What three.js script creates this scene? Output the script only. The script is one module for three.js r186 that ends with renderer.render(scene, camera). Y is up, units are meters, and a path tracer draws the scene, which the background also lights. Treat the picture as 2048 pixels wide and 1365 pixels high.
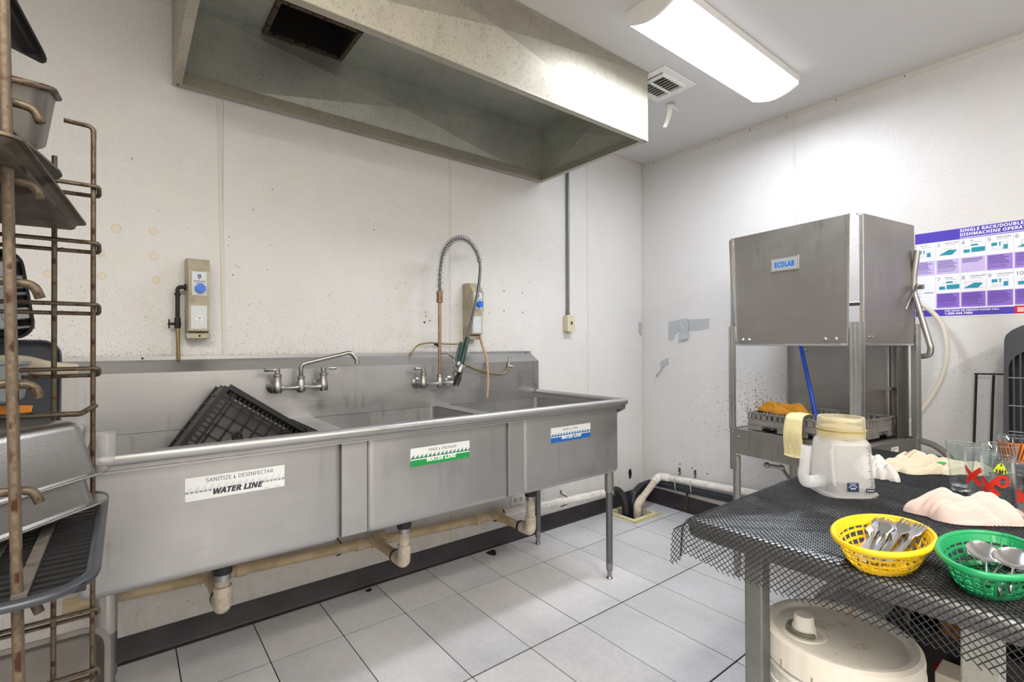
import * as THREE from 'three';
import { RoundedBoxGeometry } from 'three/addons/geometries/RoundedBoxGeometry.js';
import { mergeGeometries, toCreasedNormals } from 'three/addons/utils/BufferGeometryUtils.js';
import { RectAreaLightUniformsLib } from 'three/addons/lights/RectAreaLightUniformsLib.js';

// ---------- camera, light, exposure ----------
const scene = new THREE.Scene();
scene.background = new THREE.Color(0x000000);
const camera = new THREE.PerspectiveCamera(2 * Math.atan(1365 / 2 / 986.36) * 180 / Math.PI, 2048 / 1365, 0.05, 40);
{
  const yaw = 0.66409, pitch = 0.0062, roll = -0.00308;
  camera.position.set(-3.5559, 1.3531, 2.6882);
  camera.rotation.order = 'YXZ';
  camera.rotation.set(pitch, -yaw, roll);
}
const renderer = new THREE.WebGLRenderer({ antialias: true });
renderer.toneMapping = THREE.LinearToneMapping;
renderer.toneMappingExposure = 1.38;
renderer.shadowMap.enabled = true;
RectAreaLightUniformsLib.init();
const LAMP = { main: 26.5, back: 60, glowMain: 2.6, glowBack: 2.6, color: 0xf0f5ff, warm: 0xfff7ec };

// ---------- helpers ----------
let seed = 20240;
const rnd = () => { seed = (seed * 1664525 + 1013904223) >>> 0; return seed / 4294967296; };
const rr = (a, b) => a + (b - a) * rnd();
const V = (x, y, z) => new THREE.Vector3(x, y, z);
const R = d => d * Math.PI / 180;
const lerp = (a, b, t) => a + (b - a) * t;
const clamp = (x, a, b) => Math.max(a, Math.min(b, x));
const smooth = t => { t = clamp(t, 0, 1); return t * t * (3 - 2 * t); };
const H = 2.916;

function hash(ix, iy, s) { let h = (ix * 374761393 + iy * 668265263 + s * 1442695041) | 0; h = Math.imul(h ^ (h >>> 13), 1274126177); h ^= h >>> 16; return (h >>> 0) / 4294967296; }
function vnoise(x, y, px, py, s) {
  const x0 = Math.floor(x), y0 = Math.floor(y), fx = smooth(x - x0), fy = smooth(y - y0);
  const m = (a, n) => ((a % n) + n) % n;
  const a = hash(m(x0, px), m(y0, py), s), b = hash(m(x0 + 1, px), m(y0, py), s), c = hash(m(x0, px), m(y0 + 1, py), s), d = hash(m(x0 + 1, px), m(y0 + 1, py), s);
  return lerp(lerp(a, b, fx), lerp(c, d, fx), fy);
}
function fbm(u, v, fx, fy, oct, s) { let t = 0, a = 1, n = 0; for (let o = 0; o < oct; o++) { t += a * vnoise(u * fx, v * fy, fx, fy, s + o * 17); n += a; a *= .5; fx *= 2; fy *= 2; } return t / n; }
function tex(w, h, fn, srgb = false) {
  const d = new Uint8Array(w * h * 4);
  for (let j = 0; j < h; j++) for (let i = 0; i < w; i++) { const c = fn(i / w, j / h), k = (j * w + i) * 4; if (typeof c === 'number') { d[k] = d[k + 1] = d[k + 2] = clamp(c * 255, 0, 255); } else { d[k] = clamp(c[0] * 255, 0, 255); d[k + 1] = clamp(c[1] * 255, 0, 255); d[k + 2] = clamp(c[2] * 255, 0, 255); } d[k + 3] = 255; }
  const t = new THREE.DataTexture(d, w, h, THREE.RGBAFormat); t.wrapS = t.wrapT = THREE.RepeatWrapping; t.magFilter = THREE.LinearFilter; t.minFilter = THREE.LinearMipmapLinearFilter; t.generateMipmaps = true; if (srgb) t.colorSpace = THREE.SRGBColorSpace; t.needsUpdate = true; return t;
}
function rep(t, sx, sy = sx) { const c = t.clone(); c.repeat.set(1 / sx, 1 / sy); c.needsUpdate = true; return c; }
function canvasTex(w, h, draw) { const c = document.createElement('canvas'); c.width = w; c.height = h; const g = c.getContext('2d'); draw(g, w, h); const t = new THREE.CanvasTexture(c); t.colorSpace = THREE.SRGBColorSpace; t.anisotropy = 8; return t; }

// geometry helpers --------------------------------------------------------
function boxUV(g) {
  const p = g.attributes.position, n = g.attributes.normal, uv = new Float32Array(p.count * 2);
  for (let i = 0; i < p.count; i++) {
    const x = Math.abs(n.getX(i)), y = Math.abs(n.getY(i)), z = Math.abs(n.getZ(i));
    if (z >= x && z >= y) { uv[2 * i] = p.getX(i); uv[2 * i + 1] = p.getY(i); } else if (x >= y) { uv[2 * i] = p.getZ(i); uv[2 * i + 1] = p.getY(i); } else { uv[2 * i] = p.getX(i); uv[2 * i + 1] = p.getZ(i); }
  }
  g.setAttribute('uv', new THREE.BufferAttribute(uv, 2)); return g;
}
function geo(pos, idx, flat = false) {
  let g = new THREE.BufferGeometry(); g.setAttribute('position', new THREE.Float32BufferAttribute(pos, 3)); if (idx) g.setIndex(idx);
  if (flat && idx) g = g.toNonIndexed(); g.computeVertexNormals(); return boxUV(g);
}
function crease(g, a = 35) { return boxUV(toCreasedNormals(g.index ? g.toNonIndexed() : g, R(a))); }
function bx(x0, x1, y0, y1, z0, z1, r = 0) {
  const w = Math.abs(x1 - x0), h = Math.abs(y1 - y0), d = Math.abs(z1 - z0);
  const rr_ = Math.min(r, w * .45, h * .45, d * .45);
  const g = rr_ > 0 ? new RoundedBoxGeometry(w, h, d, 2, rr_) : new THREE.BoxGeometry(w, h, d);
  g.translate((x0 + x1) / 2, (y0 + y1) / 2, (z0 + z1) / 2); return boxUV(g.index ? g.toNonIndexed() : g);
}
const bc = (c, w, h, d, r = 0) => bx(c[0] - w / 2, c[0] + w / 2, c[1] - h / 2, c[1] + h / 2, c[2] - d / 2, c[2] + d / 2, r);
function cyl(a, b, r0, r1 = r0, n = 16) {
  const A = V(...a), B = V(...b), L = A.distanceTo(B); const g = new THREE.CylinderGeometry(r1, r0, L, n);
  g.applyQuaternion(new THREE.Quaternion().setFromUnitVectors(V(0, 1, 0), B.clone().sub(A).normalize())); const m = A.add(B).multiplyScalar(.5); g.translate(m.x, m.y, m.z); return boxUV(g.toNonIndexed());
}
function cylR(a, b, r, e = r * .3, n = 20) { // cylinder with rounded ends
  const A = V(...a), B = V(...b), L = A.distanceTo(B), pts = [new THREE.Vector2(0.0001, 0), new THREE.Vector2(r - e, 0), new THREE.Vector2(r - e * .3, e * .3), new THREE.Vector2(r, e), new THREE.Vector2(r, L - e), new THREE.Vector2(r - e * .3, L - e * .3), new THREE.Vector2(r - e, L), new THREE.Vector2(0.0001, L)];
  const g = new THREE.LatheGeometry(pts, n); g.applyQuaternion(new THREE.Quaternion().setFromUnitVectors(V(0, 1, 0), B.sub(A).normalize())); g.translate(a[0], a[1], a[2]); return crease(g, 40);
}
function lathe(prof, n = 32, c = [0, 0, 0], cr = 30) { const g = new THREE.LatheGeometry(prof.map(q => new THREE.Vector2(Math.max(q[0], 1e-5), q[1])), n); g.translate(...c); return crease(g, cr); }
function sph(c, r, sx = 1, sy = 1, sz = 1, n = 12) { const g = new THREE.SphereGeometry(r, n, Math.max(6, n * .7 | 0)); g.scale(sx, sy, sz); g.translate(...c); return boxUV(g); }
function bend(pts, rad, n = 6) { // polyline with rounded corners
  const P = pts.map(q => V(...q)), out = [P[0]];
  for (let i = 1; i < P.length - 1; i++) {
    const a = P[i - 1].clone().sub(P[i]), b = P[i + 1].clone().sub(P[i]); const la = a.length(), lb = b.length(); a.normalize(); b.normalize();
    const ang = Math.acos(clamp(a.dot(b), -1, 1)); let d = rad / Math.tan(Math.max(ang / 2, .05)); d = Math.min(d, la * .48, lb * .48);
    const s = P[i].clone().addScaledVector(a, d), e = P[i].clone().addScaledVector(b, d);
    for (let k = 0; k <= n; k++) { const t = k / n; out.push(s.clone().multiplyScalar((1 - t) * (1 - t)).addScaledVector(P[i], 2 * t * (1 - t)).addScaledVector(e, t * t)); }
  }
  out.push(P[P.length - 1]); return out;
}
const spline = (pts, n = 40, closed = false) => new THREE.CatmullRomCurve3(pts.map(q => V(...q)), closed, 'centripetal').getPoints(n);
function sweep(P, r, n = 8, caps = true, flatX = 1) { // tube along dense points with parallel transport
  const pos = [], idx = []; let T = P[1].clone().sub(P[0]).normalize(), N = Math.abs(T.y) < .9 ? V(0, 1, 0) : V(1, 0, 0); N.sub(T.clone().multiplyScalar(N.dot(T))).normalize();
  for (let i = 0; i < P.length; i++) {
    const t = (i < P.length - 1 ? P[i + 1].clone() : P[i].clone().multiplyScalar(2).sub(P[i - 1])).sub(i > 0 ? P[i - 1] : P[i]).normalize();
    const q = new THREE.Quaternion().setFromUnitVectors(T, t); N.applyQuaternion(q); N.sub(t.clone().multiplyScalar(N.dot(t))).normalize(); T = t; const B = t.clone().cross(N); const rad = typeof r === 'function' ? r(i / (P.length - 1)) : r;
    for (let k = 0; k < n; k++) { const a = k / n * 2 * Math.PI, c = Math.cos(a) * rad, s = Math.sin(a) * rad * flatX; pos.push(P[i].x + N.x * c + B.x * s, P[i].y + N.y * c + B.y * s, P[i].z + N.z * c + B.z * s); }
  }
  for (let i = 0; i < P.length - 1; i++) for (let k = 0; k < n; k++) { const a = i * n + k, b = i * n + (k + 1) % n, c = a + n, d = b + n; idx.push(a, b, d, a, d, c); }
  if (caps) { const e = P.length - 1, c0 = pos.length / 3; pos.push(P[0].x, P[0].y, P[0].z, P[e].x, P[e].y, P[e].z); for (let k = 0; k < n; k++) { idx.push(c0, (k + 1) % n, k, c0 + 1, e * n + k, e * n + (k + 1) % n); } }
  return geo(pos, idx);
}
const tube = (pts, r, rad = 0, n = 10, flatX = 1) => sweep(rad ? bend(pts, rad) : pts.map(q => V(...q)), r, n, true, flatX);
function prism(profile, map, depth) { // extrude polygon [a,b] by depth; map([a,b,c]) -> xyz
  const s = new THREE.Shape(profile.map(q => new THREE.Vector2(q[0], q[1]))); const g = new THREE.ExtrudeGeometry(s, { depth, bevelEnabled: false, curveSegments: 8 }); return remap(g, map);
}
function remap(g, map) {
  const p = g.attributes.position; for (let i = 0; i < p.count; i++) { const q = map(p.getX(i), p.getY(i), p.getZ(i)); p.setXYZ(i, q[0], q[1], q[2]); }
  // keep outward winding
  const o = map(0, 0, 0), a = map(1, 0, 0), b = map(0, 1, 0), c = map(0, 0, 1); const ax = V(...a).sub(V(...o)), ay = V(...b).sub(V(...o)), az = V(...c).sub(V(...o));
  let gg = g.index ? g.toNonIndexed() : g; if (ax.cross(ay).dot(az) < 0) { const q = gg.attributes.position; for (let i = 0; i < q.count; i += 3) { const t = [q.getX(i), q.getY(i), q.getZ(i)]; q.setXYZ(i, q.getX(i + 1), q.getY(i + 1), q.getZ(i + 1)); q.setXYZ(i + 1, ...t); } }
  gg.deleteAttribute('normal'); gg.computeVertexNormals(); return crease(gg, 30);
}
const prismX = (prof, x0, x1) => prism(prof, (a, b, c) => [x0 + c, b, a], x1 - x0); // profile in (z,y)
const prismZ = (prof, z0, z1) => prism(prof, (a, b, c) => [a, b, z0 + c], z1 - z0); // profile in (x,y)
const prismY = (prof, y0, y1) => prism(prof, (a, b, c) => [a, y0 + c, b], y1 - y0); // profile in (x,z)
function rrect(w, d, r, cs = 5) { // rounded rectangle ring points (x,z), counter-clockwise
  const o = []; r = Math.max(Math.min(r, w / 2 - 1e-4, d / 2 - 1e-4), 1e-4);
  for (const [sx, sz, a0] of [[1, 1, 0], [-1, 1, 90], [-1, -1, 180], [1, -1, 270]]) for (let k = 0; k <= cs; k++) { const a = R(a0 + 90 * k / cs); o.push([sx * (w / 2 - r) + Math.cos(a) * r, sz * (d / 2 - r) + Math.sin(a) * r]); } return o;
}
function ringLoft(prof, w, d, rc, o = {}) { // prof: [inset,y]; capped at both ends unless closed
  const cs = o.cs || 5, pos = [], idx = []; let n = 0;
  for (const [ins, y] of prof) { const q = rrect(w - 2 * ins, d - 2 * ins, rc - ins * .8, cs); n = q.length; for (const [x, z] of q) pos.push(x, y, z); }
  for (let i = 0; i < prof.length - 1; i++) for (let k = 0; k < n; k++) { const a = i * n + k, b = i * n + (k + 1) % n, c = a + n, e = b + n; idx.push(a, b, e, a, e, c); }
  const cap = (i, flip) => { const c = pos.length / 3; pos.push(0, prof[i][1], 0); for (let k = 0; k < n; k++) { const a = i * n + k, b = i * n + (k + 1) % n; flip ? idx.push(c, b, a) : idx.push(c, a, b); } };
  if (o.capA) cap(0, true); if (o.capB) cap(prof.length - 1, false);
  const g = geo(pos, idx); if (o.c) g.translate(...o.c); return crease(g, o.cr || 30);
}
// thin-walled open tray / pan: outside down to the bottom, then back up inside
function panGeo(w, d, h, rc, rb, t, taper, flange, o = {}) {
  const p = [], q = []; const lip = flange;
  if (lip) { p.push([-lip, h - .004]); p.push([-lip, h]); q.push([-lip + .001, h - .004]); }
  const arc = (ins, y0, sgn) => { const a = []; for (let k = 0; k <= 4; k++) { const t_ = k / 4 * Math.PI / 2; a.push([ins + rb * (1 - Math.cos(t_)), y0 + rb * (1 - Math.sin(t_))]); } return a; };
  const inner = [[t, h], ...arc(t + taper, t, 1)];
  const outer = [[0, h - t * (lip ? 1.5 : 0)], ...arc(taper, 0, 1)];
  const prof = [...outer.slice().reverse(), ...(lip ? [[-lip, h - .003], [-lip, h]] : []), ...inner];
  return ringLoft(prof, w, d, rc, { capA: true, capB: true, ...o });
}
function plate(pts, t) { // polygon (3-D, planar) with thickness t along its normal
  const P = pts.map(q => V(...q)); const n = V(0, 0, 0); for (let i = 0; i < P.length; i++) n.add(P[i].clone().cross(P[(i + 1) % P.length])); n.normalize();
  const u = P[1].clone().sub(P[0]).normalize(), v = n.clone().cross(u); const c2 = P.map(q => new THREE.Vector2(q.dot(u), q.dot(v))); const tri = THREE.ShapeUtils.triangulateShape(c2, []);
  const pos = [], idx = []; for (const q of P) pos.push(q.x + n.x * t, q.y + n.y * t, q.z + n.z * t); for (const q of P) pos.push(q.x, q.y, q.z); const m = P.length;
  for (const [a, b, c] of tri) { idx.push(a, b, c, a + m, c + m, b + m); } for (let i = 0; i < m; i++) { const j = (i + 1) % m; idx.push(i, i + m, j + m, i, j + m, j); }
  return geo(pos, idx, true);
}
const merge = a => mergeGeometries(a.map(g => { g = g.index ? g.toNonIndexed() : g; for (const k of Object.keys(g.attributes)) if (!['position', 'normal', 'uv'].includes(k)) g.deleteAttribute(k); return g; }));

// scene helpers ------------------------------------------------------------
const used = {};
function numbered(n) { used[n] = (used[n] || 0) + 1; return used[n] === 1 ? n : n + '_' + String(used[n] - 1).padStart(3, '0'); }
function thing(name, label, category, base = [0, 0, 0], group) {
  const o = new THREE.Group(); o.name = numbered(name); o.position.set(...base); o.userData = { label, category }; if (group) o.userData.group = group; o.isThing = true; scene.add(o); return o;
}
function part(parent, name, g, m, label) {
  const o = new THREE.Mesh(g, m); o.name = name; o.castShadow = o.receiveShadow = true; if (parent.isThing && !parent.isLocal) o.position.copy(parent.position).negate(); if (label) o.userData.label = label; parent.add(o); return o;
}
function single(name, label, category, g, m, group) { // a thing that is one mesh, geometry in world space, origin moved to its base
  g.computeBoundingBox(); const b = g.boundingBox, c = [(b.min.x + b.max.x) / 2, b.min.y, (b.min.z + b.max.z) / 2]; g.translate(-c[0], -c[1], -c[2]);
  const o = new THREE.Mesh(g, m); o.name = numbered(name); o.position.set(...c); o.castShadow = o.receiveShadow = true; o.userData = { label, category }; if (group) o.userData.group = group; scene.add(o); return o;
}
function struct(name) { const o = new THREE.Group(); o.name = name; o.userData = { kind: 'structure' }; scene.add(o); return o; }

// ---------- textures and materials ----------
const T = {
  pebble: tex(256, 256, (u, v) => { const a = fbm(u, v, 42, 22, 2, 3); return smooth((a - .3) * 2.2); }),
  fine: tex(256, 256, (u, v) => fbm(u, v, 64, 64, 2, 9)),
  brushX: tex(512, 512, (u, v) => .55 * vnoise(u * 6, v * 256, 6, 256, 5) + .3 * vnoise(u * 16, v * 128, 16, 128, 6) + .15 * fbm(u, v, 8, 8, 3, 8)),
  brushC: tex(512, 512, (u, v) => { const a = .22 * vnoise(u * 5, v * 256, 5, 256, 15) + .78 * fbm(u, v, 5, 5, 4, 18); const c = .90 + .1 * a; return [c, c, c * .995]; }, true),
  galv: tex(512, 512, (u, v) => { const a = fbm(u, v, 5, 5, 5, 31), b = fbm(u, v, 128, 128, 2, 33), e = fbm(u, v, 40, 9, 3, 36); const sp = -.1 * smooth((b - .62) * 5) - .025 * smooth((e - .64) * 8); const c = .84 + .14 * a + sp; return [c, c * .995, c * .975]; }, true),
  galvR: tex(256, 256, (u, v) => .25 + .5 * fbm(u, v, 14, 14, 4, 41)),
  tile: tex(512, 512, (u, v) => { const a = fbm(u, v, 4, 3, 5, 51), b = fbm(u, v, 90, 90, 1, 52); const c = .85 + .12 * (a - .5) + .035 * (b - .5); return [c, c, c * 1.005]; }, true),
  grime: tex(512, 512, (u, v) => { const a = fbm(u, v, 7, 7, 5, 61); return .75 + .25 * smooth((a - .25) * 2.5); }),
  cloth: tex(256, 256, (u, v) => .5 + .25 * Math.sin(u * 2 * Math.PI * 64) * Math.sin(v * 2 * Math.PI * 64) + .4 * (fbm(u, v, 32, 32, 2, 71) - .5)),
  wear: tex(512, 512, (u, v) => { const a = fbm(u, v, 4, 6, 5, 91), b = vnoise(u * 8, v * 200, 8, 200, 95), sc = fbm(u, v, 90, 6, 2, 97); return clamp(.5 + .55 * a + .08 * b - .12 * smooth((sc - .66) * 9), 0, 1); }),
  rust: tex(256, 256, (u, v) => { const a = fbm(u, v, 8, 8, 5, 81), b = fbm(u, v, 40, 40, 2, 83); const k = smooth((a - .56) * 7); const g0 = .55 + .25 * b; return [lerp(g0, .42, k), lerp(g0 * .95, .25, k), lerp(g0 * .86, .16, k)]; }, true),
};
const S = (o) => new THREE.MeshStandardMaterial({ roughness: .6, ...o });
const P_ = (o) => new THREE.MeshPhysicalMaterial({ roughness: .5, ...o });
const steel = (c, rough, o = {}) => S({ color: c, metalness: 1, roughness: rough, map: rep(T.brushC, .9), roughnessMap: rep(T.wear, 1.3, .9), bumpMap: rep(T.brushX, .22), bumpScale: .000008, ...o });
const M = {
  steel: steel(0xbcbcbd, .55, { metalness: .92 }), steelBright: steel(0xe4e4e4, .32), steelDull: steel(0xaba8a4, .52, { metalness: .9 }), steelDark: steel(0xa8a49f, .45),
  chrome: S({ color: 0xc4c4c4, metalness: 1, roughness: .22 }), chromeDull: S({ color: 0xa8a7a4, metalness: 1, roughness: .36 }),
  pan: S({ color: 0x9d9a94, metalness: 1, roughness: .29, bumpMap: rep(T.fine, .1), bumpScale: .00008 }),
  alu: S({ color: 0x827e79, metalness: .9, roughness: .5, map: rep(T.brushC, .25) }),
  aluDark: S({ color: 0x8b8680, metalness: .85, roughness: .5, map: rep(T.rust, .5) }),
  galv: S({ color: 0xc6c2b6, metalness: .8, roughness: .5, map: rep(T.galv, .8), }),
  galvIn: S({ color: 0xcdd1cb, metalness: .6, roughness: .5, map: rep(T.galv, .7) }),
  galvLeg: S({ color: 0x8d9190, metalness: .75, roughness: .5, map: rep(T.galv, .3) }),
  pipeGrey: S({ color: 0x83898c, metalness: .8, roughness: .42, map: rep(T.galv, .25) }),
  rusty: S({ color: 0x8f857b, metalness: .45, roughness: .62, map: rep(T.rust, .16) }),
  wire: S({ color: 0x857d73, metalness: .55, roughness: .52, map: rep(T.rust, .09) }),
  nearBlack: S({ color: 0x16110d, roughness: .95 }),
  white: S({ color: 0xe9e8e4, roughness: .45 }), whiteMatt: S({ color: 0xe6e4df, roughness: .8 }),
  ceiling: S({ color: 0xd3d2d1, roughness: .85, bumpMap: rep(T.fine, .5), bumpScale: .0003 }),
  trim: S({ color: 0xd2cec7, roughness: .5 }),
  base: S({ color: 0x38353a, roughness: .55, map: rep(T.grime, .6) }),
  grout: S({ color: 0x2a2623, roughness: .95 }),
  tile: [0, 1, 2].map(k => { const m = S({ color: [0xf2f3f6, 0xedeef1, 0xf6f6f7][k], roughness: .42, map: rep(T.tile, .83 + k * .21), bumpMap: rep(T.fine, .15), bumpScale: .00008 }); m.map.offset.set(k * .37, k * .53); return m; }),
  black: S({ color: 0x1a1a1c, roughness: .5 }), blackGloss: S({ color: 0x151518, roughness: .28 }), blackPlastic: S({ color: 0x0b0b0d, roughness: .48, bumpMap: rep(T.fine, .06), bumpScale: .0001 }),
  darkGrey: S({ color: 0x3c4046, roughness: .45 }), grey: S({ color: 0x80868b, roughness: .5 }), lightGrey: S({ color: 0xa9b0b5, roughness: .5 }),
  beige: S({ color: 0xb3aa93, roughness: .45, map: rep(T.grime, .35) }), ivory: S({ color: 0xcfc7ab, roughness: .45 }),
  blue: S({ color: 0x1f6fd8, roughness: .35 }), blueRod: S({ color: 0x1648b8, roughness: .4 }),
  pvc: S({ color: 0xf1ede4, roughness: .4, map: rep(T.grime, .4) }), pvcTan: S({ color: 0xcdb895, roughness: .45, map: rep(T.grime, .3) }), pvcDirty: S({ color: 0xd9cdba, roughness: .6, map: rep(T.grime, .12), bumpMap: rep(T.fine, .05), bumpScale: .0004 }),
  rubber: S({ color: 0x232326, roughness: .5 }), blackPipe: S({ color: 0x25292f, roughness: .38 }),
  tan: S({ color: 0xb59c7b, roughness: .5, map: rep(T.grime, .1) }), copper: S({ color: 0xa88b70, metalness: .7, roughness: .42, map: rep(T.grime, .1) }), brass: S({ color: 0x9c8a5e, metalness: .85, roughness: .45, map: rep(T.grime, .1) }),
  oldPipe: S({ color: 0x2f2e29, metalness: .4, roughness: .6 }),
  greenGrip: S({ color: 0x1d3a36, roughness: .4 }),
  tapeGrey: S({ color: 0xb7bbbe, metalness: .1, roughness: .45, bumpMap: rep(T.fine, .04), bumpScale: .0006 }), paper: S({ color: 0xe8e6df, roughness: .9, side: THREE.DoubleSide }),
  waste: S({ color: 0x2c1a0c, roughness: .12 }), sinkWhite: S({ color: 0xe4ddba, roughness: .4, map: rep(T.grime, .2) }),
  yellow: S({ color: 0xe9bd10, roughness: .42 }), green: S({ color: 0x14945a, roughness: .4 }),
  mustard: S({ color: 0xa8720c, roughness: .8, bumpMap: rep(T.cloth, .08), bumpScale: .0005 }), paleYellow: S({ color: 0xe6dba6, roughness: .8, bumpMap: rep(T.cloth, .08), bumpScale: .0004 }),
  cream: S({ color: 0xc8beaa, roughness: .9, bumpMap: rep(T.cloth, .05), bumpScale: .00015 }), towel: S({ color: 0xcfcdca, roughness: .95, bumpMap: rep(T.fine, .05), bumpScale: .0005 }), pink: S({ color: 0xd2bbb4, roughness: .92, bumpMap: rep(T.cloth, .05), bumpScale: .00015 }),
  net: S({ color: 0x1c1e22, roughness: .45 }),
  tableTop: S({ color: 0x8f9194, metalness: .8, roughness: .4, map: rep(T.galv, .5) }),
  tableEdge: S({ color: 0x6b6d70, metalness: .7, roughness: .5 }),
  bucket: P_({ color: 0xf0ece3, roughness: .42, map: rep(T.grime, .3) }),
  glass: P_({ color: 0xf8fbfb, roughness: .03, transmission: 1, thickness: 0, ior: 1.5 }), glassSolid: P_({ color: 0xf4f8f8, roughness: .03, transmission: 1, thickness: .01, ior: 1.45 }),
  jar: P_({ color: 0xffffff, roughness: .45, transmission: .915, thickness: 0 }), jarTop: P_({ color: 0xf6f0da, roughness: .4, transmission: .84, thickness: 0 }),
  clear: P_({ color: 0xf5f5f5, roughness: .1, transmission: .9, thickness: 0 }),
  hose: P_({ color: 0xe4e0d2, roughness: .4, transmission: .25, thickness: 0 }), hoseDark: S({ color: 0x6d6f70, metalness: .8, roughness: .45 }), hoseGrey: S({ color: 0x6e6d68, roughness: .5 }),
  red: S({ color: 0xd8291c, roughness: .4 }), orange: S({ color: 0xe07a1f, roughness: .4 }), lime: S({ color: 0xc9d93a, roughness: .4 }), ink: S({ color: 0x20222a, roughness: .5 }),
  foil: S({ color: 0xd6d6d6, metalness: 1, roughness: .25, bumpMap: rep(T.fine, .12), bumpScale: .004 }),
  card: S({ color: 0xa77b48, roughness: .85 }), wood: S({ color: 0xb98a55, roughness: .7 }),
  print: (t, o = {}) => S({ map: t, roughness: .45, ...o }),
};
function printPlate(q, t) { // q: TL, TR, BR, BL (counter-clockwise seen from behind); front face carries uv 0..1
  const [a, b, c, d] = q.map(e => V(...e)); const n = d.clone().sub(a).cross(b.clone().sub(a)).normalize(); const f = [a, b, c, d].map(e => e.clone().addScaledVector(n, t));
  const pos = [], uv = [], tri = (P, U) => { P.forEach(e => pos.push(e.x, e.y, e.z)); U.forEach(e => uv.push(...e)); };
  const u = [[0, 1], [1, 1], [1, 0], [0, 0]];
  tri([f[0], f[3], f[2]], [u[0], u[3], u[2]]); tri([f[0], f[2], f[1]], [u[0], u[2], u[1]]);
  const B = [a, b, c, d]; tri([B[0], B[2], B[3]], [u[0], u[2], u[3]]); tri([B[0], B[1], B[2]], [u[0], u[1], u[2]]);
  for (let i = 0; i < 4; i++) { const j = (i + 1) % 4; tri([f[i], B[j], B[i]], [u[i], u[j], u[i]]); tri([f[i], f[j], B[j]], [u[i], u[j], u[j]]); }
  const g = new THREE.BufferGeometry(); g.setAttribute('position', new THREE.Float32BufferAttribute(pos, 3)); g.setAttribute('uv', new THREE.Float32BufferAttribute(uv, 2)); g.computeVertexNormals(); return g;
}
// ---------- structure ----------
const X0 = -4.6, Z1 = 4.8;                       // room: x X0..0, z 0..Z1
const SINK_DRAIN = { x0: -.505, x1: -.225, z0: .03, z1: .295 };
const VENTDUCT = { x0: -1.13, x1: -.915, z0: .825, z1: .995 };
const HOODDUCT = { x0: -3.01, x1: -2.66, z0: .045, z1: .325 };
function rectMinus(r, h) { // rectangle minus hole -> rectangles
  if (h.x1 <= r.x0 || h.x0 >= r.x1 || h.z1 <= r.z0 || h.z0 >= r.z1) return [r]; const o = [];
  const x0 = Math.max(r.x0, h.x0), x1 = Math.min(r.x1, h.x1);
  if (r.x0 < h.x0) o.push({ ...r, x1: h.x0 }); if (r.x1 > h.x1) o.push({ ...r, x0: h.x1 });
  if (r.z0 < h.z0) o.push({ x0, x1, z0: r.z0, z1: h.z0 }); if (r.z1 > h.z1) o.push({ x0, x1, z0: h.z1, z1: r.z1 }); return o;
}
{
  const floor = struct('floor');
  part(floor, 'grout_bed', merge(rectMinus({ x0: X0, x1: 0, z0: 0, z1: Z1 }, SINK_DRAIN).map(r => bx(r.x0, r.x1, -.16, -.0035, r.z0, r.z1))), M.grout);
  const sx = .311, sz = .6126, g = .0023;
  for (let j = -1; j < 8; j++) for (let i = -6; i < 10; i++) {
    let r = { x0: -2.7568 + i * sx + g, x1: -2.7568 + (i + 1) * sx - g, z0: .3896 + j * sz + g * 1.7, z1: .3896 + (j + 1) * sz - g * 1.7 };
    r = { x0: Math.max(r.x0, X0), x1: Math.min(r.x1, 0), z0: Math.max(r.z0, 0), z1: Math.min(r.z1, Z1) }; if (r.x1 - r.x0 < .01 || r.z1 - r.z0 < .01) continue;
    const m = M.tile[(hash(i + 40, j + 40, 7) * 3) | 0], y = -hash(i + 9, j + 9, 3) * .0006;
    const pieces = rectMinus(r, SINK_DRAIN).filter(q => q.x1 - q.x0 > .004 && q.z1 - q.z0 > .004);
    if (pieces.length) part(floor, 'tile', merge(pieces.map(q => bx(q.x0, q.x1, -.006, y, q.z0, q.z1))), m);
  }
}
{
  const c = struct('ceiling');
  part(c, 'ceiling_board', merge(rectMinus({ x0: X0 - .1, x1: .1, z0: -.1, z1: Z1 + .1 }, HOODDUCT).flatMap(r => rectMinus(r, VENTDUCT)).map(r => bx(r.x0, r.x1, H, H + .08, r.z0, r.z1))), M.ceiling);
}
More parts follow.
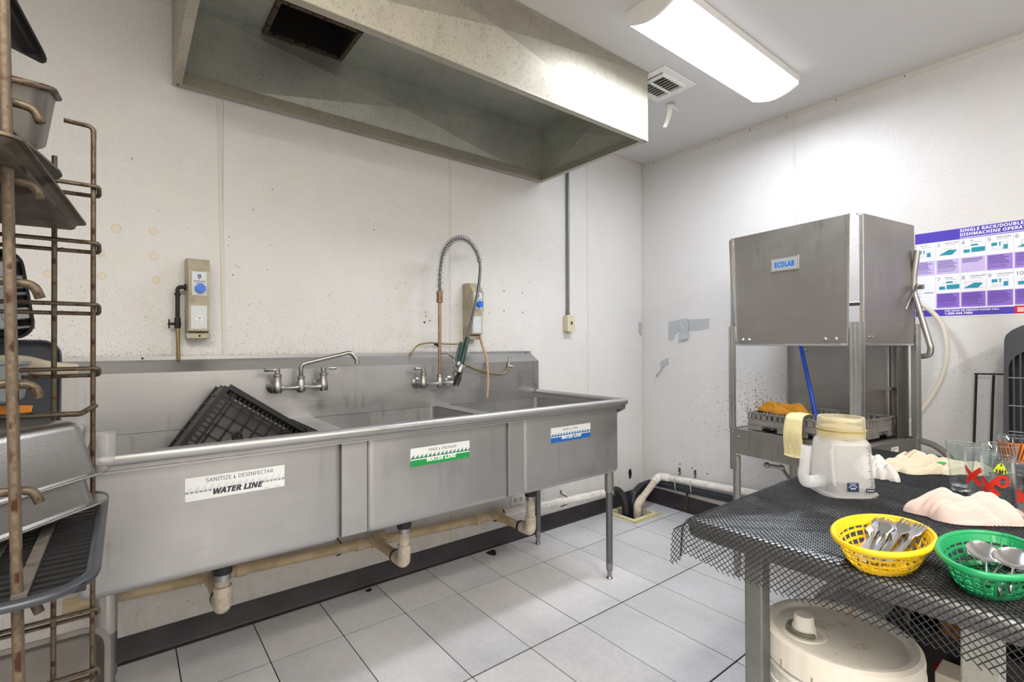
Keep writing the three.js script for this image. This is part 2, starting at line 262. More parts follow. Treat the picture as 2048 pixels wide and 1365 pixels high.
// wall prints: stains, splashes and pin holes
function speckle(g, n, f) { for (let i = 0; i < n; i++) { const [x, y, r, c] = f(); g.fillStyle = c; g.beginPath(); g.ellipse(x, y, r * rr(.7, 1.4), r * rr(.7, 1.4), rr(0, 3), 0, 7); g.fill(); } }
const WB = canvasTex(2048, 1298, (g, w, h) => { // back wall x -4.6..0, y 0..2.916
  const k = w / 4.6, X = x => (x + 4.6) * k, Y = y => h - y * k;
  g.fillStyle = '#d8d7d5'; g.fillRect(0, 0, w, h);
  for (let i = 0; i < 900; i++) { const x = rr(0, w), y = rr(0, h), r = rr(6, 40); g.fillStyle = `rgba(${rnd() < .5 ? '208,201,188' : '226,225,222'},${rr(.03, .09)})`; g.beginPath(); g.ellipse(x, y, r, r * rr(.6, 2.2), rr(-.3, .3), 0, 7); g.fill(); }
  // drips and old soil below the sink
  for (let i = 0; i < 1500; i++) { const x = X(rr(-4.4, -1.0)), y = Y(rr(.1, .64)); g.fillStyle = `rgba(196,170,130,${rr(.03, .1)})`; g.beginPath(); g.ellipse(x, y, rr(2, 11), rr(2, 14), rr(-.4, .4), 0, 7); g.fill(); }
  for (let i = 0; i < 160; i++) { const x = X(rr(-4.2, -.3)), y = Y(rr(.12, .34)); g.fillStyle = `rgba(170,130,80,${rr(.04, .14)})`; g.fillRect(x, y, rr(1, 2), rr(6, 36)); }
  for (let i = 0; i < 70; i++) { const x = X(rr(-1.3, -.2)), y = Y(rr(.1, .24)); g.fillStyle = `rgba(190,146,86,${rr(.04, .13)})`; g.beginPath(); g.ellipse(x, y, rr(2, 12), rr(2, 8), rr(-.4, .4), 0, 7); g.fill(); }
  speckle(g, 260, () => [X(rr(-4.2, -1.1)), Y(rr(.12, .6)), rr(.4, 1.2), `rgba(70,50,35,${rr(.4, .9)})`]);
  // splashes above the backsplash
  speckle(g, 2600, () => { const t = Math.pow(rnd(), 2.2); return [X(rr(-3.9, -1.35)), Y(1.305 + t * .3), rr(.3, .8), `rgba(88,66,44,${rr(.25, .7)})`]; });
  speckle(g, 60, () => [X(rr(-3.8, -.9)), Y(rr(1.35, 2.2)), rr(.6, 1.2), 'rgba(50,42,38,.85)']);
  for (let i = 0; i < 60; i++) { g.fillStyle = `rgba(205,188,155,${rr(.03, .08)})`; g.beginPath(); g.ellipse(X(rr(-2.3, -1.6)), Y(rr(1.31, 1.62)), rr(6, 30), rr(6, 20), 0, 0, 7); g.fill(); }
  // round glue marks
  for (const [x, y, a] of [[-3.59, 1.851, 1], [-3.461, 1.856, 1], [-3.642, 1.743, 1], [-3.459, 1.748, 1], [-3.637, 1.643, .9], [-3.45, 1.641, .8], [-3.8, 1.639, 1.2], [-2.245, 1.796, .6], [-2.147, 1.781, .7], [-2.294, 1.712, .6], [-2.197, 1.702, .6], [-2.259, 1.617, .6], [-2.14, 1.605, .6], [-1.56, 1.9, .4], [-1.33, 1.88, .4], [-1.54, 1.78, .4], [-1.33, 1.78, .4]]) {
    const big = a > .75; g.beginPath(); g.ellipse(X(x), Y(y), (big ? .016 : .014) * k * rr(.8, 1.2), .017 * k * rr(.8, 1.1), rr(-.5, .5), 0, 7); g.fillStyle = `rgba(218,206,178,${big ? .6 : .1})`; g.fill(); g.strokeStyle = `rgba(196,176,140,${.8 * Math.min(a, 1)})`; g.lineWidth = 1.2; g.stroke();
  }
  for (const [x, y, r] of [[-1.52, 1.715, 2], [-1.357, 1.714, 2], [-1.521, 1.581, 2], [-1.357, 1.577, 2], [-2.127, 1.487, 2.8], [-2.118, 1.525, 1.6], [-2.09, 1.497, 1.8], [-2.12, 1.55, 1.5]]) { g.fillStyle = '#2c2622'; g.beginPath(); g.arc(X(x), Y(y), r, 0, 7); g.fill(); }
});
WB.repeat.set(1 / 4.6, 1 / 2.916); WB.offset.set(1, 0); WB.wrapS = WB.wrapT = THREE.RepeatWrapping;
const WR = canvasTex(2048, 1244, (g, w, h) => { // right wall z 0..4.8
  const k = w / 4.8, X = z => z * k, Y = y => h - y * k;
  g.fillStyle = '#d6d5d4'; g.fillRect(0, 0, w, h);
  for (let i = 0; i < 800; i++) { const x = rr(0, w), y = rr(0, h), r = rr(6, 40); g.fillStyle = `rgba(${rnd() < .5 ? '206,202,194' : '224,224,223'},${rr(.03, .09)})`; g.beginPath(); g.ellipse(x, y, r, r * rr(.6, 2.2), 0, 0, 7); g.fill(); }
  for (let i = 0; i < 160; i++) { g.fillStyle = `rgba(206,176,126,${rr(.05, .16)})`; g.beginPath(); g.ellipse(X(rr(.1, 1.5)), Y(rr(.1, .24)), rr(4, 22), rr(3, 10), 0, 0, 7); g.fill(); }
  for (let i = 0; i < 60; i++) { g.fillStyle = `rgba(160,125,80,${rr(.06, .2)})`; g.fillRect(X(rr(.4, 1.4)), Y(rr(.3, .9)), 1.2, rr(10, 60)); }
  speckle(g, 900, () => { const a = rr(0, 6.3), d = Math.abs(rr(-1, 1) * rr(0, 1)); return [X(1.02 + Math.cos(a) * d * .5), Y(.88 + Math.sin(a) * d * .38), rr(.5, 1.5), rnd() < .35 ? 'rgba(176,112,50,.9)' : 'rgba(70,48,34,.85)']; });
  speckle(g, 300, () => [X(rr(.3, 1.35)), Y(rr(.3, 1.25)), rr(.4, 1.1), 'rgba(60,46,38,.8)']);
  speckle(g, 120, () => [X(rr(.1, 1.3)), Y(rr(1.2, 1.7)), rr(.3, .8), 'rgba(80,70,64,.6)']);
  speckle(g, 200, () => [X(rr(1.8, 2.4)), Y(rr(.85, 1.3)), rr(.3, .9), 'rgba(80,66,50,.5)']);
  g.fillStyle = '#cf9a4c'; g.beginPath(); g.ellipse(X(.86), Y(.665), 6, 6, 0, 0, 7); g.fill();
  for (const [z, y] of [[.36, .37], [.47, .36], [.6, .34]]) { g.fillStyle = '#2c2420'; g.beginPath(); g.arc(X(z), Y(y), 2.4, 0, 7); g.fill(); }
});
WR.repeat.set(1 / 4.8, 1 / 2.916); WR.wrapS = WR.wrapT = THREE.RepeatWrapping;
M.wallB = S({ map: WB, roughness: .42, bumpMap: rep(T.pebble, .17, .26), bumpScale: .0008 });
M.wallR = S({ map: WR, roughness: .42, bumpMap: rep(T.pebble, .17, .26), bumpScale: .0005 });
M.wallPlain = S({ color: 0xd6d4d1, roughness: .5, bumpMap: rep(T.pebble, .17, .26), bumpScale: .001 });
{
  const w = struct('wall_back'); part(w, 'wall_core', bx(X0 - .1, .1, -.05, H + .05, -.12, -.005), M.whiteMatt);
  const s = [X0, -4.444, -3.194, -1.944, -.694, 0]; for (let i = 0; i < 5; i++) part(w, 'panel', bx(s[i] + (i ? .001 : 0), s[i + 1] - .001, 0, H, -.006, 0), M.wallB);
  const strip = (xa, ya, xb, yb) => prism([[-.009, 0], [.009, 0], [.007, .0028], [-.007, .0028]], (a, b, c) => [lerp(xa, xb, c) + a, lerp(ya, yb, c), b], 1);
  part(w, 'seam_strip', strip(-3.158, 0, -3.222, H), M.trim); for (const x of [-4.444, -1.944, -.694]) part(w, 'seam_strip', strip(x, 0, x, H), M.trim);
  const hole = []; for (let k = 0; k < 11; k++) { const a = k / 11 * 6.283; hole.push([-.184 + Math.cos(a) * .024 * (1 + .25 * Math.sin(k * 5)), .252 + Math.sin(a) * .042 * (1 + .2 * Math.cos(k * 7))]); }
  part(w, 'broken_hole', prismZ(hole, -.001, .0006), M.nearBlack, 'ragged brown hole broken in the panel');
}
{
  const w = struct('wall_right'); part(w, 'wall_core', bx(.005, .12, -.05, H + .05, -.1, Z1 + .1), M.whiteMatt);
  const s = [0, 1.25, 2.5, 3.75, Z1]; for (let i = 0; i < 4; i++) part(w, 'panel', bx(0, .006, 0, H, s[i] + (i ? .001 : 0), s[i + 1] - .001), M.wallR);
  for (const z of [1.25, 2.5, 3.75]) part(w, 'seam_strip', prismY([[0, z - .009], [0, z + .009], [-.0028, z + .007], [-.0028, z - .007]], 0, H), M.trim);
}
{ const w = struct('wall_left'); part(w, 'panel', bx(X0 - .12, X0, -.05, H + .05, -.1, Z1 + .1), M.wallPlain); }
{ const w = struct('wall_front'); part(w, 'panel', bx(X0 - .1, .1, -.05, H + .05, Z1, Z1 + .12), M.wallPlain); }
{ const o = struct('trim_1'); part(o, 'corner_strip', merge([bx(-.016, -.0005, .1, H - .03, .0004, .003), bx(-.003, -.0004, .1, H - .03, .0005, .016)]), M.trim); }
const screwG = sph([0, 0, 0], .004, 1, 1, 1, 8);
{ const o = struct('trim_2'); part(o, 'ceiling_strip', merge([bx(X0, -.001, H - .03, H - .001, .0005, .0035), bx(X0, -.001, H - .0035, H - .0005, .0005, .024)]), M.trim); for (const x of [-.5, -.12]) { const s = part(o, 'screw', screwG, M.rusty); s.position.set(x, H - .016, .004); } }
{ const o = struct('trim_3'); part(o, 'ceiling_strip', merge([bx(-.0035, -.0005, H - .03, H - .001, .001, Z1 - .001), bx(-.024, -.0005, H - .0035, H - .0005, .001, Z1 - .001)]), M.trim); for (const z of [.12, .55, .72, .95, 1.2, 1.5, 1.85]) { const s = part(o, 'screw', screwG, M.rusty); s.position.set(-.004, H - .016, z); } }
{ // cove base: profile away from the wall
  const prof = [[0, 0], [.026, 0], [.026, .004], [.014, .008], [.008, .02], [.0065, .1], [.005, .107], [0, .107]];
  const o = struct('baseboard_back'); part(o, 'cove_base', prismX(prof, X0, -.006), M.base);
  const o2 = struct('baseboard_right'); part(o2, 'cove_base', prism(prof.map(q => [-q[0], q[1] * 1.15]), (a, b, c) => [a, b, c + .006], Z1 - .012), M.base);
}

// ---------- ceiling light fittings (lamp + area light of the same size) ----------
function fitting(label, cx, cz, L, Wd, power, glow, color) {
  const o = thing('ceiling_light', label, 'ceiling light', [cx, H - .1, cz]);
  const x0 = cx - L / 2, x1 = cx + L / 2, z0 = cz - Wd / 2, z1 = cz + Wd / 2;
  part(o, 'housing', bx(x0 + .01, x1 - .01, H - .05, H - .0005, z0 + .004, z1 - .004, .004), M.white);
  const arc = [[z0 + .003, H - .045]]; for (let k = 0; k <= 14; k++) { const t = k / 14; arc.push([lerp(z0 + .003, z1 - .003, t), H - .062 - .036 * Math.sin(Math.PI * t)]); } arc.push([z1 - .003, H - .045]);
  part(o, 'diffuser', prismX(arc, x0 + .012, x1 - .012), S({ color: 0xf4f4f2, roughness: .5, emissive: color, emissiveIntensity: glow }), 'glowing white curved diffuser');
  const cap = [[z0, H - .001]]; for (let k = 0; k <= 14; k++) { const t = k / 14; cap.push([lerp(z0, z1, t), H - .064 - .038 * Math.sin(Math.PI * t)]); } cap.push([z1, H - .001]);
  for (const x of [x0, x1 - .014]) part(o, 'end_cap', prismX(cap, x, x + .014), M.whiteMatt);
  const l = new THREE.RectAreaLight(color, power, L - .05, Wd - .03); l.position.set(cx, H - .106, cz); l.lookAt(cx, 0, cz); l.castShadow = true; scene.add(l);
}
fitting('white wraparound ceiling light glowing above the middle of the room', -1.095, 1.34, 1.22, .27, LAMP.main, LAMP.glowMain, LAMP.color);
fitting('added wraparound fill light unseen behind the camera, nearer the left wall', -3.93, 3.1, 1.22, .27, LAMP.back, LAMP.glowBack, LAMP.warm);  // added fill lamp out of view, lifts the left wall and the table side
fitting('added wraparound fill light unseen behind the camera, nearer the right wall', -2.3, 4.25, 1.22, .27, LAMP.back, LAMP.glowBack, LAMP.warm);  // second added fill lamp, also out of view

// ---------- exhaust hood ----------
{
  const x0 = -3.395, x1 = -1.19, y0 = 2.523, y1 = H - .004, z0 = .02, z1 = .942, t = .004;
  const o = thing('exhaust_hood', 'long galvanized exhaust hood hung from the ceiling above the sink', 'exhaust hood', [(x0 + x1) / 2, y0, (z0 + z1) / 2]);
  // sheet with a cross break: four facets meeting at a centre that stands proud by d
  const xsheet = (a, b, c, e, d, th, out) => { // corners a,b,c,e ccw seen from outside; out = outward normal
    const A = [a, b, c, e].map(q => V(...q)), n = V(...out), C = A.reduce((s, q) => s.add(q), V(0, 0, 0)).multiplyScalar(.25).addScaledVector(n, d); const pos = [], idx = []; const all = [...A, C, ...A.map(q => q.clone().addScaledVector(n, -th)), C.clone().addScaledVector(n, -th)];
    all.forEach(q => pos.push(q.x, q.y, q.z)); for (let i = 0; i < 4; i++) { const j = (i + 1) % 4; idx.push(i, j, 4, j + 5, i + 5, 9, i, i + 5, j + 5, i, j + 5, j); } return geo(pos, idx, true);
  };
  part(o, 'front_panel', xsheet([x0, y0, z1], [x1, y0, z1], [x1, y1, z1], [x0, y1, z1], .05, t, [0, 0, 1]), M.galv);
  part(o, 'back_panel', xsheet([x0, y0, z0 + t], [x1, y0, z0 + t], [x1, y1, z0 + t], [x0, y1, z0 + t], .045, t, [0, 0, 1]), M.galvIn);
  part(o, 'end_panel', xsheet([x1, y0, z1], [x1, y0, z0], [x1, y1, z0], [x1, y1, z1], -.03, t, [1, 0, 0]), M.galvIn);
  part(o, 'end_panel', xsheet([x0, y0, z0], [x0, y0, z1], [x0, y1, z1], [x0, y1, z0], -.006, t, [-1, 0, 0]), M.galv);
  const D = HOODDUCT;
  part(o, 'top_panel', merge(rectMinus({ x0: x0 + t, x1: x1 - t, z0: z0 + .006, z1: z1 - .006 }, D).map(r => bx(r.x0, r.x1, y1 - .012, y1 - .009, r.z0, r.z1))), M.galvIn);
  const w = .034; // turned-in lower lips
  part(o, 'lip', bx(x0, x1, y0 - .004, y0, z1 - w, z1 + .001), M.galv); part(o, 'lip', bx(x0, x1, y0 - .004, y0, z0, z0 + w), M.galv);
  part(o, 'lip', bx(x0, x0 + w, y0 - .004, y0, z0 + w, z1 - w), M.galv); part(o, 'lip', bx(x1 - w, x1, y0 - .004, y0, z0 + w, z1 - w), M.galv);
  part(o, 'gutter', bx(x0 + w, x1 - w, y0 - .002, y0 + .052, z0 + w - .004, z0 + w - .001), M.galv); part(o, 'gutter', bx(x1 - w + .001, x1 - w + .004, y0 - .002, y0 + .04, z0 + w, z1 - w), M.galv);
  part(o, 'mounting_flange', bx(x0, x1 - .002, y1 - .024, y1, z1, z1 + .0035), M.galv);
  for (let i = 0; i < 7; i++) { const s = part(o, 'screw', screwG, M.chromeDull); s.position.set(x1 - .03 - i * .32 - o.position.x, y1 - .012 - o.position.y, z1 + .004 - o.position.z); }
  for (const [x, z] of [[x1 - .012, z0 + .012], [x1 - .03, z0 + .012], [x1 - .012, z1 - .014], [x0 + .02, z0 + .02]]) { const s = part(o, 'screw', screwG, M.rusty); s.position.set(x - o.position.x, y0 - .005 - o.position.y, z - o.position.z); }
  // duct collar, inside coloured near-black
  const f = .02; part(o, 'duct_frame', merge([bx(D.x0 - f, D.x0, y1 - .03, y1 - .012, D.z0 - f * .8, D.z1 + f), bx(D.x1, D.x1 + f, y1 - .03, y1 - .012, D.z0 - f * .8, D.z1 + f), bx(D.x0, D.x1, y1 - .03, y1 - .012, D.z0 - f * .8, D.z0), bx(D.x0, D.x1, y1 - .03, y1 - .012, D.z1, D.z1 + f)]), M.rusty, 'greasy angle frame round the duct opening');
  part(o, 'duct', merge([bx(D.x0, D.x0 + .003, y1 - .012, H + .5, D.z0, D.z1), bx(D.x1 - .003, D.x1, y1 - .012, H + .5, D.z0, D.z1), bx(D.x0, D.x1, y1 - .012, H + .5, D.z0, D.z0 + .003), bx(D.x0, D.x1, y1 - .012, H + .5, D.z1 - .003, D.z1), bx(D.x0, D.x1, H + .497, H + .5, D.z0, D.z1)]), M.nearBlack, 'near-black inside of the duct');
}
// ---------- ceiling vent, ribbon ----------
{
  const x0 = -1.185, x1 = -.86, z0 = .77, z1 = 1.05, y = H - .001; const o = thing('ceiling_vent', 'white ceiling vent grille between the hood end and the light', 'vent', [(x0 + x1) / 2, H - .03, (z0 + z1) / 2]);
  const fr = (a, b, c, d, w, h, t) => merge([bx(a, b, h - t, h, c, c + w, .002), bx(a, b, h - t, h, d - w, d, .002), bx(a, a + w, h - t, h, c + w, d - w, .002), bx(b - w, b, h - t, h, c + w, d - w, .002)]);
  part(o, 'outer_frame', fr(x0, x1, z0, z1, .045, y, .008), M.white); part(o, 'inner_frame', fr(x0 + .05, x1 - .05, z0 + .04, z1 - .04, .016, y - .008, .014), M.white);
  const D = VENTDUCT; part(o, 'duct_box', merge([bx(D.x0, D.x0 + .002, y - .002, H + .35, D.z0, D.z1), bx(D.x1 - .002, D.x1, y - .002, H + .35, D.z0, D.z1), bx(D.x0, D.x1, y - .002, H + .35, D.z0, D.z0 + .002), bx(D.x0, D.x1, y - .002, H + .35, D.z1 - .002, D.z1), bx(D.x0, D.x1, H + .348, H + .35, D.z0, D.z1)]), M.galvIn);
  for (let i = 0; i < 7; i++) { const x = lerp(x0 + .082, x1 - .082, i / 6); const g = bx(-.011, .011, -.001, .001, z0 + .056, z1 - .056); g.rotateZ(R(38)); g.translate(x, y - .014, 0); part(o, 'louver', g, M.white); }
  part(o, 'cross_bar', bx(x0 + .066, x1 - .066, y - .026, y - .018, (z0 + z1) / 2 - .006, (z0 + z1) / 2 + .006), M.white);
}
{
  const o = thing('paper_streamer', 'torn white paper strip hanging from grey tape on the ceiling', 'streamer', [-.767, H - .16, .803]);
  part(o, 'tape_patch', plate([[-.80, H - .0005, .79], [-.74, H - .0005, .76], [-.735, H - .0005, .82], [-.79, H - .0005, .85]].reverse(), .0012), M.tapeGrey, 'grey tape patch');
  const strip = (c, w, nx) => { const P = spline(c, 16), pos = [], idx = []; P.forEach((q, i) => { const ww = w(i / 16); pos.push(q.x - nx[0] * ww, q.y, q.z - nx[1] * ww, q.x + nx[0] * ww, q.y, q.z + nx[1] * ww, q.x - nx[0] * ww + .0006, q.y, q.z - nx[1] * ww + .0008, q.x + nx[0] * ww + .0006, q.y, q.z + nx[1] * ww + .0008); }); for (let i = 0; i < 16; i++) { const a = i * 4, b = a + 4; idx.push(a, a + 1, b + 1, a, b + 1, b, a + 2, b + 3, a + 3, a + 2, b + 2, b + 3); } return geo(pos, idx); };
  part(o, 'streamer', strip([[-.765, H - .002, .8], [-.775, H - .05, .805], [-.785, H - .11, .795], [-.81, H - .16, .79]], t => .018 - .006 * t, [.75, .6]), M.paper);
  part(o, 'torn_flap', strip([[-.762, H - .002, .805], [-.735, H - .03, .82], [-.715, H - .045, .83]], t => .014 * (1 - t * .7), [.2, .6]), M.paper);
}
// ---------- three-bowl sink ----------
const SK = { xl: -3.70, xr: -1.315, face: .845, rim: .895, back: .12, bot: .62, deck: .99, top: 1.045 };
const bowls = [[-3.665, -2.917], [-2.826, -2.130], [-2.045, -1.335]];
{
  const o = thing('compartment_sink', 'long stainless steel three-compartment sink along the back wall', 'sink', [-2.5, 0, .5]);
  bowls.forEach(([a, b]) => {
    const g = panGeo(b - a, SK.face - .1205, SK.deck - SK.bot, .03, .03, .003, .0, 0, { c: [(a + b) / 2, SK.bot, (SK.face + .1205) / 2] }); const bowl = part(o, 'bowl', g, M.steel);
    part(bowl, 'drain_basket', cyl([(a + b) / 2, SK.bot + .0035, .45], [(a + b) / 2, SK.bot + .006, .45], .045, .045, 20), M.chromeDull);
  });
  for (const [a, b] of [[-2.917, -2.826], [-2.13, -2.045]]) part(o, 'joint_cover', bx(a - .004, b + .004, SK.bot + .012, SK.deck - .002, SK.face - .03, SK.face - .002, .003), M.steel);
  // deck with openings
  const s = new THREE.Shape([[SK.xl, SK.back], [SK.xr - .01, SK.back], [SK.xr - .01, SK.rim - .02], [SK.xl, SK.rim - .02]].map(q => new THREE.Vector2(...q)));
  for (const [a, b] of bowls) s.holes.push(new THREE.Path(rrect(b - a - .006, SK.face - .1205 - .006, .028, 4).reverse().map(([x, z]) => new THREE.Vector2(x + (a + b) / 2, z + (SK.face + .1205) / 2))));
  part(o, 'deck', remap(new THREE.ExtrudeGeometry(s, { depth: .004, bevelEnabled: false }), (a, b, c) => [a, SK.deck - .002 + c, b]), M.steel);
  // rolled rim on front and both ends
  const rp = (k) => { const q = []; for (let i = 0; i <= 10; i++) { const a = R(200 - 230 * i / 10); q.push([Math.cos(a) * .019, Math.sin(a) * .019]); } return q; };
  part(o, 'front_rim', merge([tube([[SK.xl, 1.026, SK.rim - .019], [SK.xr - .004, 1.026, SK.rim - .019]], .019, 0, 16), bx(SK.xl, SK.xr - .015, SK.deck - .001, 1.03, SK.rim - .038, SK.rim - .034)]), M.steel, 'rolled bright front rim');
  part(o, 'end_rim', merge([tube([[SK.xr - .019, 1.026, SK.rim - .012], [SK.xr - .019, 1.026, SK.back + .01]], .019, 0, 16), bx(SK.xr - .036, SK.xr - .032, SK.deck - .001, 1.03, SK.back, SK.rim - .03), sph([SK.xr - .012, 1.026, SK.rim - .019], .019)]), M.steel);
  part(o, 'end_rim', merge([tube([[SK.xl + .0, 1.026, SK.rim - .019], [SK.xl + .0, 1.026, SK.back + .01]], .019, 0, 16), bx(SK.xl + .014, SK.xl + .018, SK.deck - .001, 1.03, SK.back, SK.rim - .03)]), M.steel);
  part(o, 'corner_gusset', prismX([[SK.face - .02, 1.0], [SK.rim - .008, 1.01], [SK.rim - .012, .985], [SK.face - .02, .955]], SK.xr - .022, SK.xr - .016), M.steelDull);
  const prof = [[.118, SK.deck - .02], [.121, SK.deck - .02], [.121, 1.237], [.038, 1.288], [.038, 1.304], [.022, 1.304], [.022, 1.301], [.035, 1.301], [.035, 1.286], [.118, 1.235]];
  part(o, 'backsplash', prismX(prof, SK.xl - .25, SK.xr), M.steel);
  part(o, 'backsplash_end', prismX([[.12, SK.deck - .02], [.12, 1.236], [.036, 1.287], [.036, 1.303], [.002, 1.303], [.002, SK.deck - .02]], SK.xr - .003, SK.xr), M.steel);
  for (const x of [-1.36, -3.5]) part(o, 'anchor_bolt', sph([x, 1.296, .039], .005), M.rusty);
  for (const [x, z] of [[-1.357, .785], [-1.36, .16], [-3.6, .785], [-3.6, .16]]) {
    const l = part(o, 'leg', merge([cyl([x, .05, z], [x, .52, z], .0185, .0195, 20)]), M.pipeGrey);
    part(l, 'socket', lathe([[0, .5], [.0245, .5], [.0255, .505], [.0255, SK.bot + .004], [0, SK.bot + .004]], 20, [x, 0, z]), M.steelDull); part(l, 'foot', lathe([[0, 0], [.017, 0], [.018, .004], [.013, .012], [.013, .05], [.019, .055], [.019, .09], [0, .09]], 16, [x, 0, z]), M.steelDark);
  }
  // water line labels
  const wave = (g, x, y, s) => { g.beginPath(); g.moveTo(x, y); g.bezierCurveTo(x + s * .35, y - s * .05, x + s * .5, y - s * .55, x + s * .95, y - s * .62); g.bezierCurveTo(x + s * .75, y - s * .45, x + s * .72, y - s * .2, x + s * 1.05, y); g.closePath(); g.fill(); };
  const lab = (txt, kind) => canvasTex(1024, 266, (g, w, h) => {
    g.fillStyle = '#dfe3e4'; g.fillRect(0, 0, w, h); const c = kind === 'g' ? '#169347' : kind === 'b' ? '#1663b4' : '#c4cdd2';
    if (kind !== 'w') { g.fillStyle = c; g.fillRect(0, h * .66, w, h * .34); g.fillStyle = kind === 'g' ? '#3f7f66' : '#2c6c9c'; } else g.fillStyle = '#cdd4d8';
    if (kind !== 'w') g.fillRect(0, h * .56, w, h * .04); for (let i = 0; i < 15; i++) wave(g, i * 70 - 10, h * .58, 88);
    g.fillStyle = '#33383c'; g.textAlign = 'center'; g.font = kind === 'w' ? '62px sans-serif' : '56px sans-serif';
    const ar = '↓'; const [a, b] = txt; g.textAlign = 'right'; g.fillText(a, w * .44, h * .27); g.textAlign = 'left'; g.fillText(b, w * .505, h * .27); g.textAlign = 'center'; g.fillRect(w * .47 - 3, h * .12, 6, 34); g.beginPath(); g.moveTo(w * .47 - 12, h * .12 + 26); g.lineTo(w * .47 + 12, h * .12 + 26); g.lineTo(w * .47, h * .12 + 46); g.fill();
    const lc = kind === 'w' ? '#3a3e44' : '#e6ebea';
    g.fillStyle = lc; for (let x = 0; x < 260; x += 44) { g.fillRect(x, h * .6, 34, 7); if (kind === 'w') g.fillRect(x, h * .645, 34, 7); } for (let x = 770; x < w; x += 44) { g.fillRect(x, h * .6, 34, 7); if (kind === 'w') g.fillRect(x, h * .645, 34, 7); }
    g.font = 'bold italic 88px sans-serif'; g.lineJoin = 'round'; if (kind === 'w') { g.lineWidth = 7; g.strokeStyle = '#33373d'; g.strokeText('WATER LINE', w * .5, h * .84); g.fillStyle = '#33373d'; g.fillText('WATER LINE', w * .5, h * .84); } else { g.lineWidth = 5; g.strokeStyle = lc; g.strokeText('WATER LINE', w * .5, h * .83); g.fillStyle = lc; g.fillText('WATER LINE', w * .5, h * .83); }
    g.fillStyle = kind === 'w' ? '#777' : 'rgba(230,240,240,.6)'; g.fillRect(w * .78, h * .93, 60, 4); g.fillRect(w * .89, h * .93, 60, 4);
    g.fillStyle = 'rgba(120,105,90,.35)'; for (let i = 0; i < 40; i++) g.fillRect(rr(0, w), rr(0, h), rr(1, 5), rr(1, 4));
  });
  for (const [x0, x1, y0, y1, txt, k, l] of [[-3.41, -3.121, .862, .935, ['SANITIZE', 'DESINFECTAR'], 'w', 'white sanitize water line sticker'], [-2.642, -2.355, .851, .926, ['RINSE', 'ENJUAGAR'], 'g', 'green and white rinse water line sticker'], [-1.866, -1.577, .85, .926, ['WASH', 'LAVAR'], 'b', 'blue and white wash water line sticker']])
    part(o, 'sticker', printPlate([[x0, y1, SK.face + .0002], [x1, y1, SK.face + .0002], [x1, y0, SK.face + .0002], [x0, y0, SK.face + .0002]], .0006), M.print(lab(txt, k)), l);
}
// ---------- faucets ----------
function faucetBody(o, xa, xb, y, z) { // two valves joined by a bar, standing on wall flanges
  const xm = (xa + xb) / 2;
  for (const x of [xa, xb]) {
    const v = part(o, 'valve', merge([lathe([[0, -.03], [.018, -.03], [.022, -.02], [.022, .005], [.017, .02], [.0165, .045], [.019, .048], [.019, .058], [.012, .062], [.012, .07], [0, .07]], 20, [x, y, z]), cyl([x, y - .005, .13], [x, y - .005, z], .015, .015, 16)]), M.chromeDull);
    part(v, 'wall_flange', remap(lathe([[0, 0], [.032, 0], [.03, .006], [.02, .012], [.017, .016], [0, .016]], 24), (a, b, c) => [a + x, c + y - .005, b + .122]), M.chromeDull);
    const s = x === xa ? -1 : 1; const P = x === xa ? [[x, y + .077, z], [x - .02, y + .08, z + .002], [x - .055, y + .082, z + .004]] : [[x, y + .077, z], [x + .03, y + .082, z - .004], [x + .05, y + .079, z - .002], [x + .062, y + .083, z]];
    part(v, 'lever', merge([sweep(spline(P, 12), t => .006 + .004 * t, 10, true, 1.3), cyl([x, y + .066, z], [x, y + .084, z], .011, .012, 14)]), M.chrome);
  }
  const b = (x0, x1) => remap(lathe([[0, 0], [.018, 0], [.016, .015], [.0105, .03], [.0105, (x1 - x0) - .03], [.016, (x1 - x0) - .015], [.018, x1 - x0], [0, x1 - x0]], 16), (a, bb, c) => [x0 + bb, y - .008 + a, z + c]);
  part(o, 'bar', merge([b(xa + .004, xm), b(xm, xb - .004)]), M.chromeDull);
  part(o, 'hub', lathe([[0, -.033], [.012, -.033], [.02, -.024], [.022, -.01], [.019, .012], [.014, .03], [.017, .033], [.017, .045], [.011, .05], [0, .05]], 20, [xm, y, z]), M.chromeDull);
}
{
  const o = thing('sink_faucet', 'wall faucet with long swing spout and two levers over the left sink bowls', 'faucet', [-2.895, 1.1, .2]);
  faucetBody(o, -3.0, -2.79, 1.157, .2);
  part(o, 'spout', merge([tube([[-2.895, 1.2, .2], [-2.895, 1.258, .2], [-2.665, 1.315, .235], [-2.636, 1.275, .24], [-2.636, 1.262, .24]], .0105, .028, 14), cyl([-2.636, 1.256, .24], [-2.636, 1.268, .24], .0125, .0125, 16)]), M.chromeDull);
}
